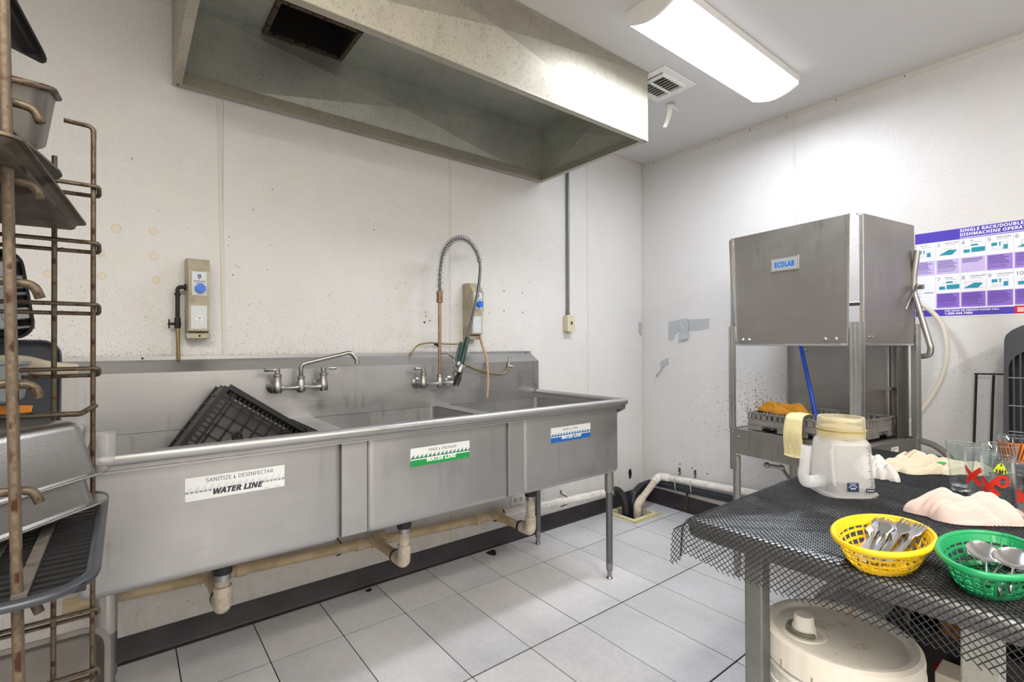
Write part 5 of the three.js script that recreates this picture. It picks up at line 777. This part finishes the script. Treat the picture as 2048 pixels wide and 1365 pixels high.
{ // spoons
  const bowl = (() => { const pos = [], idx = [], nu = 28, nv = 8; for (const d of [0, 1]) for (let j = 0; j <= nv; j++) for (let i = 0; i < nu; i++) { const a = i / nu * 2 * Math.PI, r = j / nv; const x = Math.cos(a) * .03 * r * (1 + .1 * Math.cos(a)), z = Math.sin(a) * .0205 * r, y = .009 * r * r - d * .0013; pos.push(x, y, z); } const m = nu * (nv + 1); for (let d = 0; d < 2; d++) for (let j = 0; j < nv; j++) for (let i = 0; i < nu; i++) { const a = d * m + j * nu + i, b = d * m + j * nu + (i + 1) % nu, c = a + nu, e = b + nu; d ? idx.push(a, b, e, a, e, c) : idx.push(a, e, b, a, c, e); } for (let i = 0; i < nu; i++) { const a = nv * nu + i, b = nv * nu + (i + 1) % nu; idx.push(a, b, b + m, a, b + m, a + m); } return geo(pos, idx); })();
  const hnd = sweep(spline([[-.026, .008, 0], [-.04, .012, 0], [-.06, .010, 0], [-.085, .006, 0]], 16), t => .0028 + .0035 * t, 8, true, .35); hnd.rotateX(0); const sg = merge([bowl, hnd]).scale(1.22, 1.22, 1.22);
  const L = ['leftmost spoon lying in the green basket', 'middle spoon at the back of the green basket', 'front spoon at the right of the green basket', 'spoon half under the others at the right end of the green basket'];
  [[.022, .034, -.012, 10], [.036, .032, .022, -8], [.0, .042, .03, 4], [.01, .03, .038, -8]].forEach(([x, y, z, a], i) => { const m = new THREE.Mesh(sg, M.chrome); m.name = numbered('spoon'); m.castShadow = m.receiveShadow = true; m.userData = { label: L[i], category: 'spoon', group: 'spoons in the green basket' }; m.position.set(GB[0] + x, TY + y, GB[2] + z); m.rotation.order = 'YZX'; m.rotation.set(R(6 - i * 3), R(a), R(9)); scene.add(m); });
}
// drinking glasses
function glassGeo(rt, rb, h) { return lathe([[0, 0], [rb * .96, 0], [rb, .002], [lerp(rb, rt, .5), h * .5], [rt, h - .001], [rt - .0008, h], [rt - .0018, h - .001], [lerp(rb, rt, .5) - .0022, h * .5], [rb - .002, .018], [rb * .6, .0145], [0, .014]], 40, [0, 0, 0], 40); }
function wrapStrip(rt, rb, h, pts, w, off = .0005) { // flat print stroke following the glass: pts [angle(rad), y]
  const q = []; for (let i = 0; i < pts.length - 1; i++) { const n = 6; for (let k = i ? 1 : 0; k <= n; k++) q.push([lerp(pts[i][0], pts[i + 1][0], k / n), lerp(pts[i][1], pts[i + 1][1], k / n)]); }
  const pos = [], idx = []; q.forEach(([a, y], i) => { const b = q[Math.min(i + 1, q.length - 1)], c = q[Math.max(i - 1, 0)]; const rm = lerp(rb, rt, y / h); let dx = (b[0] - c[0]) * rm, dy = b[1] - c[1]; const L = Math.hypot(dx, dy) || 1; const nx = -dy / L * w / 2, ny = dx / L * w / 2; for (const sgn of [1, -1]) for (const o of [0, .0003]) { const yy = y + ny * sgn, r = lerp(rb, rt, yy / h) + off + o, aa = a + nx * sgn / rm; pos.push(Math.cos(aa) * r, yy, Math.sin(aa) * r); } });
  for (let i = 0; i < q.length - 1; i++) { const a = i * 4, b = a + 4; idx.push(a + 1, b + 1, b + 3, a + 1, b + 3, a + 3, a, b + 2, b, a, a + 2, b + 2); } const g = geo(pos, idx); return g;
}
{
  const rt = .0325, rb = .023, h = .136, gg = glassGeo(rt, rb, h);
  // direction from each glass to the camera, to turn the print
  const put = (x, z, label, prints, R_ = [rt, rb, h], g_ = gg) => { const o = thing('drinking_glass', label, 'glass', [x, TY, z], 'drinking glasses on the table'); o.isLocal = true; part(o, 'tumbler', g_, M.glass); part(o, 'rim', (() => { const t = new THREE.TorusGeometry(R_[0] - .001, .0011, 6, 36); t.rotateX(Math.PI / 2); t.translate(0, R_[2], 0); return boxUV(t.toNonIndexed()); })(), M.glassSolid); part(o, 'base', lathe([[0, .0006], [R_[1] * .9, .0006], [R_[1] * .94, .003], [R_[1] * .96, .013], [0, .0145]], 32), M.glassSolid); prints(o, Math.atan2(2.688 - z, -3.556 - x), ...R_); return o; };
  const X = (o, a0, yc, s, rt_, rb_, h_, m = M.red) => { part(o, 'print', merge([wrapStrip(rt_, rb_, h_, [[a0 - s * 14, yc - s * .45], [a0 + s * 14, yc + s * .45]], .011), wrapStrip(rt_, rb_, h_, [[a0 - s * 14, yc + s * .45], [a0 + s * 14, yc - s * .45]], .011, .0009)]), m, 'red X print'); };
  const txt = (o, a0, y, n, rt_, rb_, h_, m, w = .003) => part(o, 'print', merge([...Array(n)].flatMap((_, i) => [wrapStrip(rt_, rb_, h_, [[a0 + (i - n / 2) * .17, y], [a0 + (i - n / 2) * .17 + .11, y]], w), wrapStrip(rt_, rb_, h_, [[a0 + (i - n / 2) * .17 + .05, y + .005], [a0 + (i - n / 2) * .17 + .05, y - .005]], .002)])), m, 'small dark print');
  put(-1.687, 2.368, 'clear plain-looking glass at the left of the group, beside the gloves', (o, a, ...r) => { });
  put(-1.771, 2.42, 'clear glass with a red X print standing just behind the pink cloth', (o, a, ...r) => { X(o, a + .55, .068, .05, ...r); });
  put(-1.836, 2.462, 'clear glass with red X and lime green print at the end of the pink cloth', (o, a, ...r) => { const c = []; for (let i = 0; i <= 14; i++) { const t = i / 14 * 5.4 + .4; c.push([a - .35 + Math.cos(t) * .36, .078 + Math.sin(t) * .0125]); } part(o, 'print', wrapStrip(...r, c, .007), M.red, 'red ring print'); X(o, a + .55, .062, .045, ...r); part(o, 'print', merge([wrapStrip(...r, [[a - .5, .098], [a - .2, .12], [a + .1, .1]], .01), wrapStrip(...r, [[a - .45, .112], [a + .05, .112]], .008)]), M.lime, 'lime green print'); txt(o, a - .2, .103, 4, ...r, M.ink); });
  put(-1.889, 2.525, 'clear glass with a broad red print at the right picture edge', (o, a, ...r) => { const c = []; for (let i = 0; i <= 14; i++) { const t = i / 14 * 6.2; c.push([a - .05 + Math.cos(t) * .32, .074 + Math.sin(t) * .0115]); } part(o, 'print', wrapStrip(...r, c, .007), M.red, 'red ring print'); X(o, a - .85, .072, .04, ...r); X(o, a + .5, .06, .03, ...r); txt(o, a - .3, .096, 5, ...r, M.ink); });
  const big = glassGeo(.041, .029, .125); const stripes = (o, a, rt_, rb_, h_) => { part(o, 'print', merge([wrapStrip(rt_, rb_, h_, [[a - 1.5, h_ * .62], [a + 1.5, h_ * .62]], h_ * .5)]), M.orange, 'orange band'); const q = []; for (let i = 0; i < 13; i++) { const b = a - 1.35 + i * .22; q.push(wrapStrip(rt_, rb_, h_, [[b + (i < 6 ? -.12 : .1), h_ * .85], [b, h_ * .62], [b + (i < 6 ? .16 : -.1), h_ * .4]], .0028, .0009)); } part(o, 'print', merge(q), S({ color: 0x3a2030, roughness: .5 }), 'dark tiger stripes'); };
  put(-1.565, 2.43, 'wide clear glass with dark lettering, behind the red print glasses', (o, a, ...r) => txt(o, a, .09, 6, ...r, M.ink), [.041, .029, .125], big);
  put(-1.356, 2.44, 'orange tiger-stripe glass at the back of the group', stripes, [.041, .029, .125], big);
  put(-1.5, 2.545, 'clear glass behind the broad red print glass, at the picture edge', (o, a, ...r) => X(o, a, .07, .04, ...r));
}
// cloths
single('white_towel', 'small bunched white towel behind the blender jar', 'towel', heap([-1.67, TY, 2.165], .05, .09, .05, 60, 33, { f: 1.8 }), M.towel);
single('work_glove', 'cream knitted work glove with long folds, nearest the white towel', 'glove', heap([-1.5, TY, 2.215], .105, .06, .036, 35, 44, { f: 3.6 }), M.cream);
{ const o = thing('work_glove', 'cream knitted work glove with a green mark, nearest the glasses', 'glove', [-1.43, TY, 2.305]); part(o, 'glove_body', heap([-1.43, TY, 2.305], .105, .052, .032, 42, 57, { f: 3.4 }), M.cream); part(o, 'green_mark', heap([-1.47, TY + .024, 2.283], .018, .007, .008, 40, 61, { nu: 24, nv: 8 }), S({ color: 0x1d9a4f, roughness: .8 }), 'green mark'); }
single('glove_cuff', 'cream glove cuff with pleats lying behind the gloves', 'glove', heap([-1.36, TY, 2.2], .09, .05, .03, 30, 71, { f: 2.8 }), M.cream);
single('pink_cloth', 'crumpled pale pink cloth between the baskets and the glasses', 'cloth', heap([-1.965, TY, 2.43], .12, .066, .06, 52, 91, { f: 3.7, nu: 150, nv: 60 }), M.pink);
// ---------- under the table ----------
{
  const c = [-2.318, .3435, 2.272], o = thing('plastic_bucket', 'large white plastic bucket with stained lid under the work table', 'bucket', c); o.isLocal = true; o.rotation.y = R(-38);
  part(o, 'pail', lathe([[0, 0], [.126, 0], [.13, .004], [.141, .26], [.144, .262], [.144, .27], [.141, .273], [.142, .3], [.147, .302], [.147, .309], [.142, .312], [.143, .335], [.139, .34], [.135, .335], [.126, .01], [0, .008]], 56), M.bucket);
  const lidTex = canvasTex(512, 512, (g, w, h) => { g.fillStyle = '#dcd8cd'; g.fillRect(0, 0, w, h); for (let i = 0; i < 260; i++) { g.fillStyle = `rgba(170,150,115,${rr(.02, .07)})`; g.beginPath(); g.ellipse(rr(0, w), rr(0, h), rr(4, 26), rr(3, 14), rr(0, 3), 0, 7); g.fill(); } const spot = (x, y, r, n) => { for (let i = 0; i < n; i++) { const a = rr(0, 6.3), d = r * Math.sqrt(rnd()); g.fillStyle = `rgba(${rnd() < .5 ? '150,88,24' : '178,120,48'},${rr(.1, .4)})`; g.beginPath(); g.ellipse(x + Math.cos(a) * d * 1.5, y + Math.sin(a) * d * .8, rr(1, 7), rr(1, 4), rr(-.5, .5), 0, 7); g.fill(); } }; spot(230, 330, 38, 70); spot(290, 190, 24, 45); spot(330, 330, 22, 40); spot(180, 250, 26, 30); spot(400, 400, 14, 20); for (let i = 0; i < 30; i++) { g.fillStyle = 'rgba(70,50,28,.7)'; g.fillRect(rr(60, 460), rr(60, 460), rr(2, 9), rr(1, 3)); } });
  const lidM = P_({ map: lidTex, roughness: .42 }); const lg = lathe([[0, .364], [.121, .364], [.124, .366], [.1265, .373], [.13, .3755], [.139, .3755], [.1465, .37], [.148, .362], [.1475, .34], [.149, .336], [.149, .318], [.145, .316], [.1435, .332], [0, .34]], 64); { const p = lg.attributes.position, uv = lg.attributes.uv; for (let i = 0; i < p.count; i++) uv.setXY(i, .5 + p.getX(i) / .3, .5 + p.getZ(i) / .3); }
  const lid = part(o, 'lid', lg, lidM, 'stained white lid');
  part(lid, 'spout', lathe([[0, .364], [.024, .364], [.024, .378], [.021, .384], [.019, .402], [.017, .405], [0, .405]], 24, [-.07, 0, -.012]), M.bucket); const tr = new THREE.TorusGeometry(.031, .0042, 8, 24, Math.PI * 1.25); tr.rotateX(R(90)); tr.rotateY(R(-80)); tr.translate(-.07, .374, -.012); part(lid, 'pull_ring', boxUV(tr.toNonIndexed()), S({ color: 0x6d6e5e, roughness: .45 }), 'olive pull ring'); part(lid, 'spout_well', lathe([[.034, .3645], [.037, .3675], [.043, .3675], [.045, .3645]], 28, [-.07, 0, -.012]), lidM);
  part(lid, 'tabs', merge([...Array(14)].map((_, i) => { const g = bx(-.002, .002, .32, .335, .1485, .1498); g.rotateY(i / 14 * 6.2832); return g; })), M.beige); lid.children[lid.children.length - 1].userData.kind = 'stuff';
  { const g = new THREE.CylinderGeometry(.1419, .1368, .15, 40, 1, true, R(150), R(190)); g.translate(0, .185, 0); part(o, 'pail_label', g, M.print(canvasTex(1024, 300, (c, w, h) => { c.fillStyle = '#d9dbd8'; c.fillRect(0, 0, w, h); c.fillStyle = '#1682a8'; c.beginPath(); c.moveTo(120, 0); c.lineTo(190, 0); c.quadraticCurveTo(420, 190, 760, h); c.lineTo(640, h); c.quadraticCurveTo(330, 200, 120, 0); c.fill(); c.fillStyle = '#3c5068'; for (let i = 0; i < 6; i++) c.fillRect(40, 60 + i * 34, 70 + (i * 37) % 60, 10); for (let i = 0; i < 7; i++) c.fillRect(720, 30 + i * 26, 150 + (i * 53) % 90, 8); }), { side: THREE.DoubleSide }), 'printed label with blue sweep'); } part(o, 'bail', sweep(spline([[-.05, .285, .138], [-.02, .26, .152], [.05, .2, .155], [.1, .17, .13]], 20), .003, 8), M.chromeDull, 'wire bail handle');
}
{
  const o = thing('milk_crate', 'black plastic crate on the lower shelf behind the white bucket', 'crate', [-1.88, .3435, 2.45]); const x0 = -2.05, x1 = -1.72, z0 = 2.29, z1 = 2.58, y0 = .344, y1 = .66;
  const s = new THREE.Shape([[z0, y0], [z1, y0], [z1, y1], [z0, y1]].map(q => new THREE.Vector2(...q))); s.holes.push(new THREE.Path([[2.38, .545], [2.38, .6], [2.5, .6], [2.5, .545]].map(q => new THREE.Vector2(...q)))); part(o, 'side_wall', remap(new THREE.ExtrudeGeometry(s, { depth: .008, bevelEnabled: false }), (a, b, c) => [x0 + c, b, a]), M.blackPlastic);
  part(o, 'side_wall', bx(x1 - .008, x1, y0, y1, z0, z1), M.blackPlastic); const e = new THREE.Shape([[x0, y0], [x1, y0], [x1, y1], [x0, y1]].map(q => new THREE.Vector2(...q))); e.holes.push(new THREE.Path([[-1.96, .57], [-1.96, .63], [-1.9, .65], [-1.86, .62], [-1.86, .57]].map(q => new THREE.Vector2(...q)).reverse())); for (const z of [z0, z1 - .008]) part(o, 'end_wall', remap(new THREE.ExtrudeGeometry(e, { depth: .008, bevelEnabled: false }), (a, b, c) => [a, b, z + c]), M.blackPlastic);
  part(o, 'rim', merge([bx(x0 - .006, x0 + .012, y1 - .008, y1 + .004, z0 - .006, z1 + .006, .002), bx(x1 - .012, x1 + .006, y1 - .008, y1 + .004, z0 - .006, z1 + .006, .002), bx(x0, x1, y1 - .008, y1 + .004, z0 - .006, z0 + .012, .002), bx(x0, x1, y1 - .008, y1 + .004, z1 - .012, z1 + .006, .002)]), M.blackPlastic); part(o, 'crate_floor', bx(x0, x1, y0, y0 + .008, z0, z1), M.blackPlastic);
}
{ const o = foodBasket('serving_basket', 'red oval plastic basket inside the black crate', [-1.95, .53, 2.44], .085, .12, 0, M.red); }
single('crate_filler', 'folded plastic sack filling the bottom of the black crate', 'sack', heap([-1.885, .353, 2.435], .13, .115, .15, 0, 41, { f: 2.2 }), M.whiteMatt);
single('paper_bag', 'crumpled brown paper bag sticking out of the black crate', 'bag', (() => { const g = ringLoft([[.02, 0], [.0, .06], [.004, .13], [.012, .17], [.016, .17], [.008, .13], [.004, .06]], .1, .07, .02, { c: [-1.8, .50, 2.385] }); const p = g.attributes.position; for (let i = 0; i < p.count; i++) { p.setX(i, p.getX(i) + .02 * (vnoise(p.getY(i) * 40, p.getZ(i) * 40, 999, 999, 4) - .5)); p.setZ(i, p.getZ(i) + .02 * (vnoise(p.getY(i) * 50, p.getX(i) * 40, 999, 999, 6) - .5)); } g.computeVertexNormals(); return g; })(), M.card);
{ const o = thing('plastic_tub', 'translucent grey plastic tub on the lower shelf under the foil tray', 'tub', [-1.86, .3435, 2.2]); part(o, 'tub_body', panGeo(.36, .13, .2, .025, .02, .003, .012, .008, { c: [-1.86, .3435, 2.185] }), M.lightGrey); part(o, 'tub_lid', ringLoft([[-.012, .2], [-.012, .212], [-.006, .215], [.01, .215]], .36, .13, .03, { capA: true, capB: true, c: [-1.86, .3435, 2.185] }), M.lightGrey); }
{ const g = ringLoft([[.012, 0], [.004, .03], [-.012, .055], [-.016, .053], [0, .03], [.014, .006]], .3, .17, .07, { capA: true, capB: true, cs: 12, c: [-1.86, .56, 2.185] }); const p = g.attributes.position; for (let i = 0; i < p.count; i++) { const k = .006 * (vnoise(p.getX(i) * 90, p.getZ(i) * 90, 9999, 9999, 3) - .5); p.setX(i, p.getX(i) + k); p.setY(i, p.getY(i) + k * .8); p.setZ(i, p.getZ(i) - k); } g.computeVertexNormals(); single('foil_tray', 'crinkled aluminium foil tray on the grey tub under the table', 'foil tray', g, M.foil); }
{ const o = thing('carton', 'small printed carton between the bucket and the black crate', 'carton', [-2.105, .3435, 2.47]); part(o, 'box', bx(-2.145, -2.075, .344, .625, 2.4, 2.5, .002), M.print(canvasTex(64, 64, (g, w, h) => { g.fillStyle = '#c8beb0'; g.fillRect(0, 0, w, h); }))); part(o, 'printed_band', merge([bx(-2.1465, -2.146, .5, .6, 2.402, 2.498), bx(-2.143, -2.077, .5, .6, 2.3995, 2.3998)]), S({ color: 0x2b2f6e, roughness: .5 }), 'dark blue printed band'); part(o, 'stripe', bx(-2.1472, -2.1468, .54, .56, 2.402, 2.498), M.red); }
// ---------- drying rack at the left ----------
{
  const o = thing('wire_rack', 'rusty wire drying rack cut by the left picture edge', 'rack', [-3.85, 0, 1.8]); const zf = 1.637, zn = 1.985, xr = -3.598;
  for (const x of [xr, -3.645, -3.95, -4.2]) part(o, 'post', cyl([x, 0, zf - (x === xr ? 0 : .004)], [x, x === xr ? 1.705 : 1.652, zf - (x === xr ? 0 : .004)], .0036, .0036, 10), M.wire);
  for (const x of [-3.652, -4.2]) part(o, 'post', cyl([x + .03, 0, zn], [x - .006, 1.95, zn], .0048, .0048, 12), M.rusty);
  const loop = (ya, yb, y2a, y2b) => tube([[-4.2, ya, zf + .007], [xr + .007, y2a, zf + .007], [xr + .007, y2b, zf - .012], [-4.2, yb, zf - .012]], .0033, .006, 8);
  for (const [a, b] of [[1.611, 1.599], [1.519, 1.506], [1.419, 1.405], [1.316, 1.304], [1.026, 1.001], [.928, .912], [.831, .811], [.73, .715], [.63, .615], [.53, .515], [.3, .285]]) part(o, 'shelf_loop', loop(a, b, a, b), M.wire);
  part(o, 'top_wire', tube([[-3.634, 1.7105, zf], [xr, 1.709, zf], [xr, 1.69, zf]], .0036, .01, 8), M.wire);
  part(o, 'side_rail', tube([[-4.2, 1.262, zf + .02], [-3.63, 1.246, zf + .02], [-3.612, 1.245, zf + .018], [-3.594, 1.256, zf + .004]], .0042, .01, 8), M.wire);
  for (const y of [1.6, 1.52, 1.415, 1.31, 1.2, 1.085]) part(o, 'hook', tube([[-3.8, y + .003, zn - .008], [-3.655, y + .004, zn - .01], [-3.632, y + .002, zn - .012], [-3.627, y - .012, zn - .012]], .0045, .012, 10), M.wire);
  for (const y of [.2]) part(o, 'bottom_rail', merge([cyl([-4.2, y, zn], [-3.65, y, zn], .005), cyl([-4.2, y, zf], [-3.6, y, zf], .005)]), M.wire);
}
const basis = (o, ex, ey) => { const x = V(...ex).normalize(), z = x.clone().cross(V(...ey)).normalize(), y = z.clone().cross(x); o.setRotationFromMatrix(new THREE.Matrix4().makeBasis(x, y, z)); };
function localPan(name, label, cat, corner, ex, ey, w, d, h, rc, m, o = {}) { // corner: where the right end, near side and rim meet
  const t = thing(name, label, cat, [0, 0, 0], o.group); t.isLocal = true; basis(t, ex, ey);
  part(t, 'pan', panGeo(w, d, h, rc, o.rb || .012, .0018, o.taper || .01, o.flange ?? .008), m); t.position.set(...corner).add(V(-w / 2 - (o.flange ?? .008), -h, -d / 2 - (o.flange ?? .008)).applyQuaternion(t.quaternion)); return t;
}
localPan('baking_pan', 'deep dented baking pan with rusty rim, topmost in the wire rack', 'baking pan', [-3.637, 1.712, 1.752], [1, 0, -.05], [0, .95, .3], .36, .25, .09, .03, M.alu, { flange: .004, taper: .012 });
part(scene.children[scene.children.length - 1], 'rolled_rim', (() => { const q = rrect(.36 + .008, .25 + .008, .034, 6).map(([x, z]) => V(x, .09, z)); q.push(q[0].clone(), q[1].clone()); return sweep(q, .0045, 8, false); })(), M.rusty, 'rusty rolled rim');
localPan('tray', 'rounded grey tray lying under the deep baking pan in the rack', 'tray', [-3.695, 1.606, 2.06], [.98, 0, .19], [0, 1, 0], .42, .38, .012, .06, M.alu, { flange: .014, taper: .012, rb: .008 });
localPan('sheet_pan', 'flat dark sheet pan seen from below on the upper rack rails', 'sheet pan', [-3.632, 1.546, 2.06], [.998, 0, .067], [0, 1, 0], .44, .4, .014, .012, M.aluDark, { flange: .006, taper: .006, rb: .006 });
localPan('black_tray', 'black tray leaning behind the deep baking pan at the top', 'tray', [-3.645, 1.78, 1.66], [.35, -.62, -.7], [.7, .7, -.1], .4, .26, .018, .02, M.blackPlastic, { flange: .006, taper: .006 });
{ // upturned steam-table pans
  const mk = (label, C, y, L, Wd, h, ang) => { const e1 = [Math.cos(R(ang)) * -.62 / .62 * 1, 0, 0]; const o = thing('steam_pan', label, 'steam pan', [0, 0, 0], 'upturned steam table pans'); o.isLocal = true; o.rotation.set(R(180), 0, 0); const dir = [-.62, 0, .78];
    const x = V(-dir[0], 0, -dir[2]).normalize(), yv = V(0, -1, 0); const z = x.clone().cross(yv); o.setRotationFromMatrix(new THREE.Matrix4().makeBasis(x, yv, z)); // local x to the far right, y down
    const g = panGeo(L, Wd, h, .035, .02, .0016, .014, .014, { cs: 7 }); const b = part(o, 'pan', g, M.pan); const bead = rrect(L + .028, Wd + .028, .045, 7).map(([a, c]) => V(a, h - .001, c)); bead.push(bead[0].clone(), bead[1].clone()); part(o, 'flange_edge', sweep(bead, .002, 6, false), M.pan); 
    // z axis of local points: right-near or far-left; place by the near right flange corner
    o.position.set(C[0], y + h, C[1]).add(V(-(L / 2 + .014), 0, 0).applyQuaternion(o.quaternion)).addScaledVector(V(-.78, 0, -.62), Wd / 2 + .014); return o; };
  mk('upturned steel steam pan on top of the stack in the wire rack', [-3.559, 1.705], 1.163, .29, .145, .08, 0);
  mk('upturned steel steam pan at the bottom of the stack in the rack', [-3.561, 1.71], 1.12, .29, .145, .08, 0);
  mk('upturned steel steam pan further back behind the stack in the rack', [-3.7, 1.5], 1.18, .26, .12, .085, 0);
}
{
  const o = thing('grill_tray', 'black slatted plastic tray under the upturned steam pans', 'tray', [-3.79, 1.09, 1.785]); const x1 = -3.585, x0 = -4.02, z0 = 1.56, z1 = 2.005, y = 1.098; const cx = (x0 + x1) / 2, cz = (z0 + z1) / 2;
  const q = rrect(x1 - x0, z1 - z0, .05, 6).map(([a, c]) => V(cx + a, y, cz + c)); q.push(q[0].clone(), q[1].clone()); part(o, 'rim', sweep(q, .0055, 8, false, 1.3), S({ color: 0x2b2f35, roughness: .42 }));
  for (let k = 0; k < 25; k++) { const z = lerp(z0 + .016, z1 - .016, k / 24); part(o, 'slat', bx(x0 + .004, x1 - .004, y - .006, y + .002, z - .0042, z + .0042), M.blackPlastic); } for (const x of [-3.64, -3.68, -3.78, -3.9]) part(o, 'cross_rib', bx(x - .006, x + .006, y + .001, y + .005, z0 + .01, z1 - .01), S({ color: 0x57534d, roughness: .5, map: rep(T.grime, .05) }));
}
{ const o = thing('bus_tub', 'dark plastic tub on the rack below the slatted tray', 'tub', [-3.86, .92, 1.8]); part(o, 'tub_body', panGeo(.36, .3, .11, .03, .02, .004, .02, .01, { c: [-3.87, .932, 1.81] }), M.darkGrey); }
localPan('sheet_pan', 'aluminium sheet pan standing upright at the bottom behind the wire rack', 'sheet pan', [-3.576, .885, 1.6], [0, -1, 0], [0, 0, 1], .66, .46, .024, .03, M.alu, { flange: .006, taper: .008 }).position.set(-3.576 - .236, .885 - .336, 1.584);
// lids standing behind
{ const o = thing('storage_lid', 'dark grey container lid standing upright at the back of the rack', 'lid', [-3.76, 1.13, 1.4]); o.isLocal = true; o.rotation.set(R(84), 0, R(0)); o.position.set(-3.765, 1.245, 1.4); part(o, 'lid_panel', panGeo(.225, .235, .02, .03, .008, .003, .003, .0), S({ color: 0x474c54, roughness: .4 })); part(o, 'dome', sph([.0, .008, -.05], .05, 1, .25, .8, 20), S({ color: 0x474c54, roughness: .35 })); }
{ const o = thing('ribbed_lid', 'black ribbed container lid with pale grey inside, upright in the rack', 'lid', [-3.8, 1.36, 1.45]); o.isLocal = true; o.rotation.set(R(88), 0, 0); o.rotation.order = 'ZXY'; o.rotation.set(R(86), 0, R(8)); o.position.set(-3.8, 1.43, 1.44); part(o, 'frame', panGeo(.22, .16, .03, .03, .006, .004, .002, .0), M.blackPlastic); part(o, 'inner_panel', bx(-.09, .085, .012, .022, -.06, .06, .004), M.lightGrey); for (const z of [-.06, -.03, 0, .03, .06]) part(o, 'rib', bx(.085, .107, .004, .026, z - .002, z + .002), M.grey); for (const z of [-.02, .035]) part(o, 'pocket', bx(.07, .105, .006, .026, z - .01, z + .01, .002), M.lightGrey); }
{ const o = thing('clear_lid', 'pale plastic lid with ribbed edge at the left picture edge', 'lid', [-3.76, 1.3, 1.62]); o.isLocal = true; o.rotation.order = 'ZXY'; o.rotation.set(R(87), 0, R(2)); o.position.set(-3.785, 1.352, 1.72); part(o, 'lid_panel', panGeo(.16, .13, .018, .03, .006, .003, .002, 0), M.whiteMatt); for (const z of [-.04, -.015, .01, .035]) part(o, 'rib', bx(.05, .078, .003, .016, z - .0015, z + .0015), M.beige); }
{ const o = thing('utensil_box', 'grey open plastic box with utensils in the wire rack', 'box', [-3.72, 1.265, 1.6]); part(o, 'box_body', panGeo(.13, .1, .062, .008, .006, .003, .006, .004, { c: [-3.745, 1.266, 1.6] }), M.grey); }
single('spatula', 'cream plastic spatula handle sticking out of the grey box', 'spatula', sweep(spline([[-3.76, 1.327, 1.55], [-3.69, 1.325, 1.575], [-3.66, 1.316, 1.577], [-3.62, 1.313, 1.575]], 24), t => .008 + .005 * Math.sin(t * 3.1), 10, true, .6), M.cream);
single('orange_scraper', 'orange plastic scraper blade below the grey box', 'scraper', (() => { const g = prismZ([[-3.73, 1.262], [-3.672, 1.258], [-3.674, 1.248], [-3.73, 1.244]], 1.6, 1.604); return g; })(), S({ color: 0xe08a16, roughness: .5 }));
single('plastic_cup', 'clear plastic cup on the rack corner above the sink rim', 'cup', lathe([[.012, 0], [.0125, .001], [.0155, .05], [.0145, .05], [.0115, .002], [0, .002], [0, 0]], 20, [-3.583, 1.156, 1.612]), M.clear);
for (const [q, l] of [[[[-2.52, .052], [-2.49, .045], [-2.485, .06], [-2.5, .075], [-2.515, .07]], 'dark dirt scrap on the floor by the back baseboard, left one'], [[[-1.72, .06], [-1.66, .05], [-1.65, .07], [-1.68, .12], [-1.7, .13], [-1.715, .1]], 'dark leaf-like scrap on the floor near the middle drain pipe']]) single('floor_scrap', l, 'debris', prismY(q.map(([x, z]) => [x, z]), .0005, .004), M.nearBlack);
renderer.render(scene, camera);
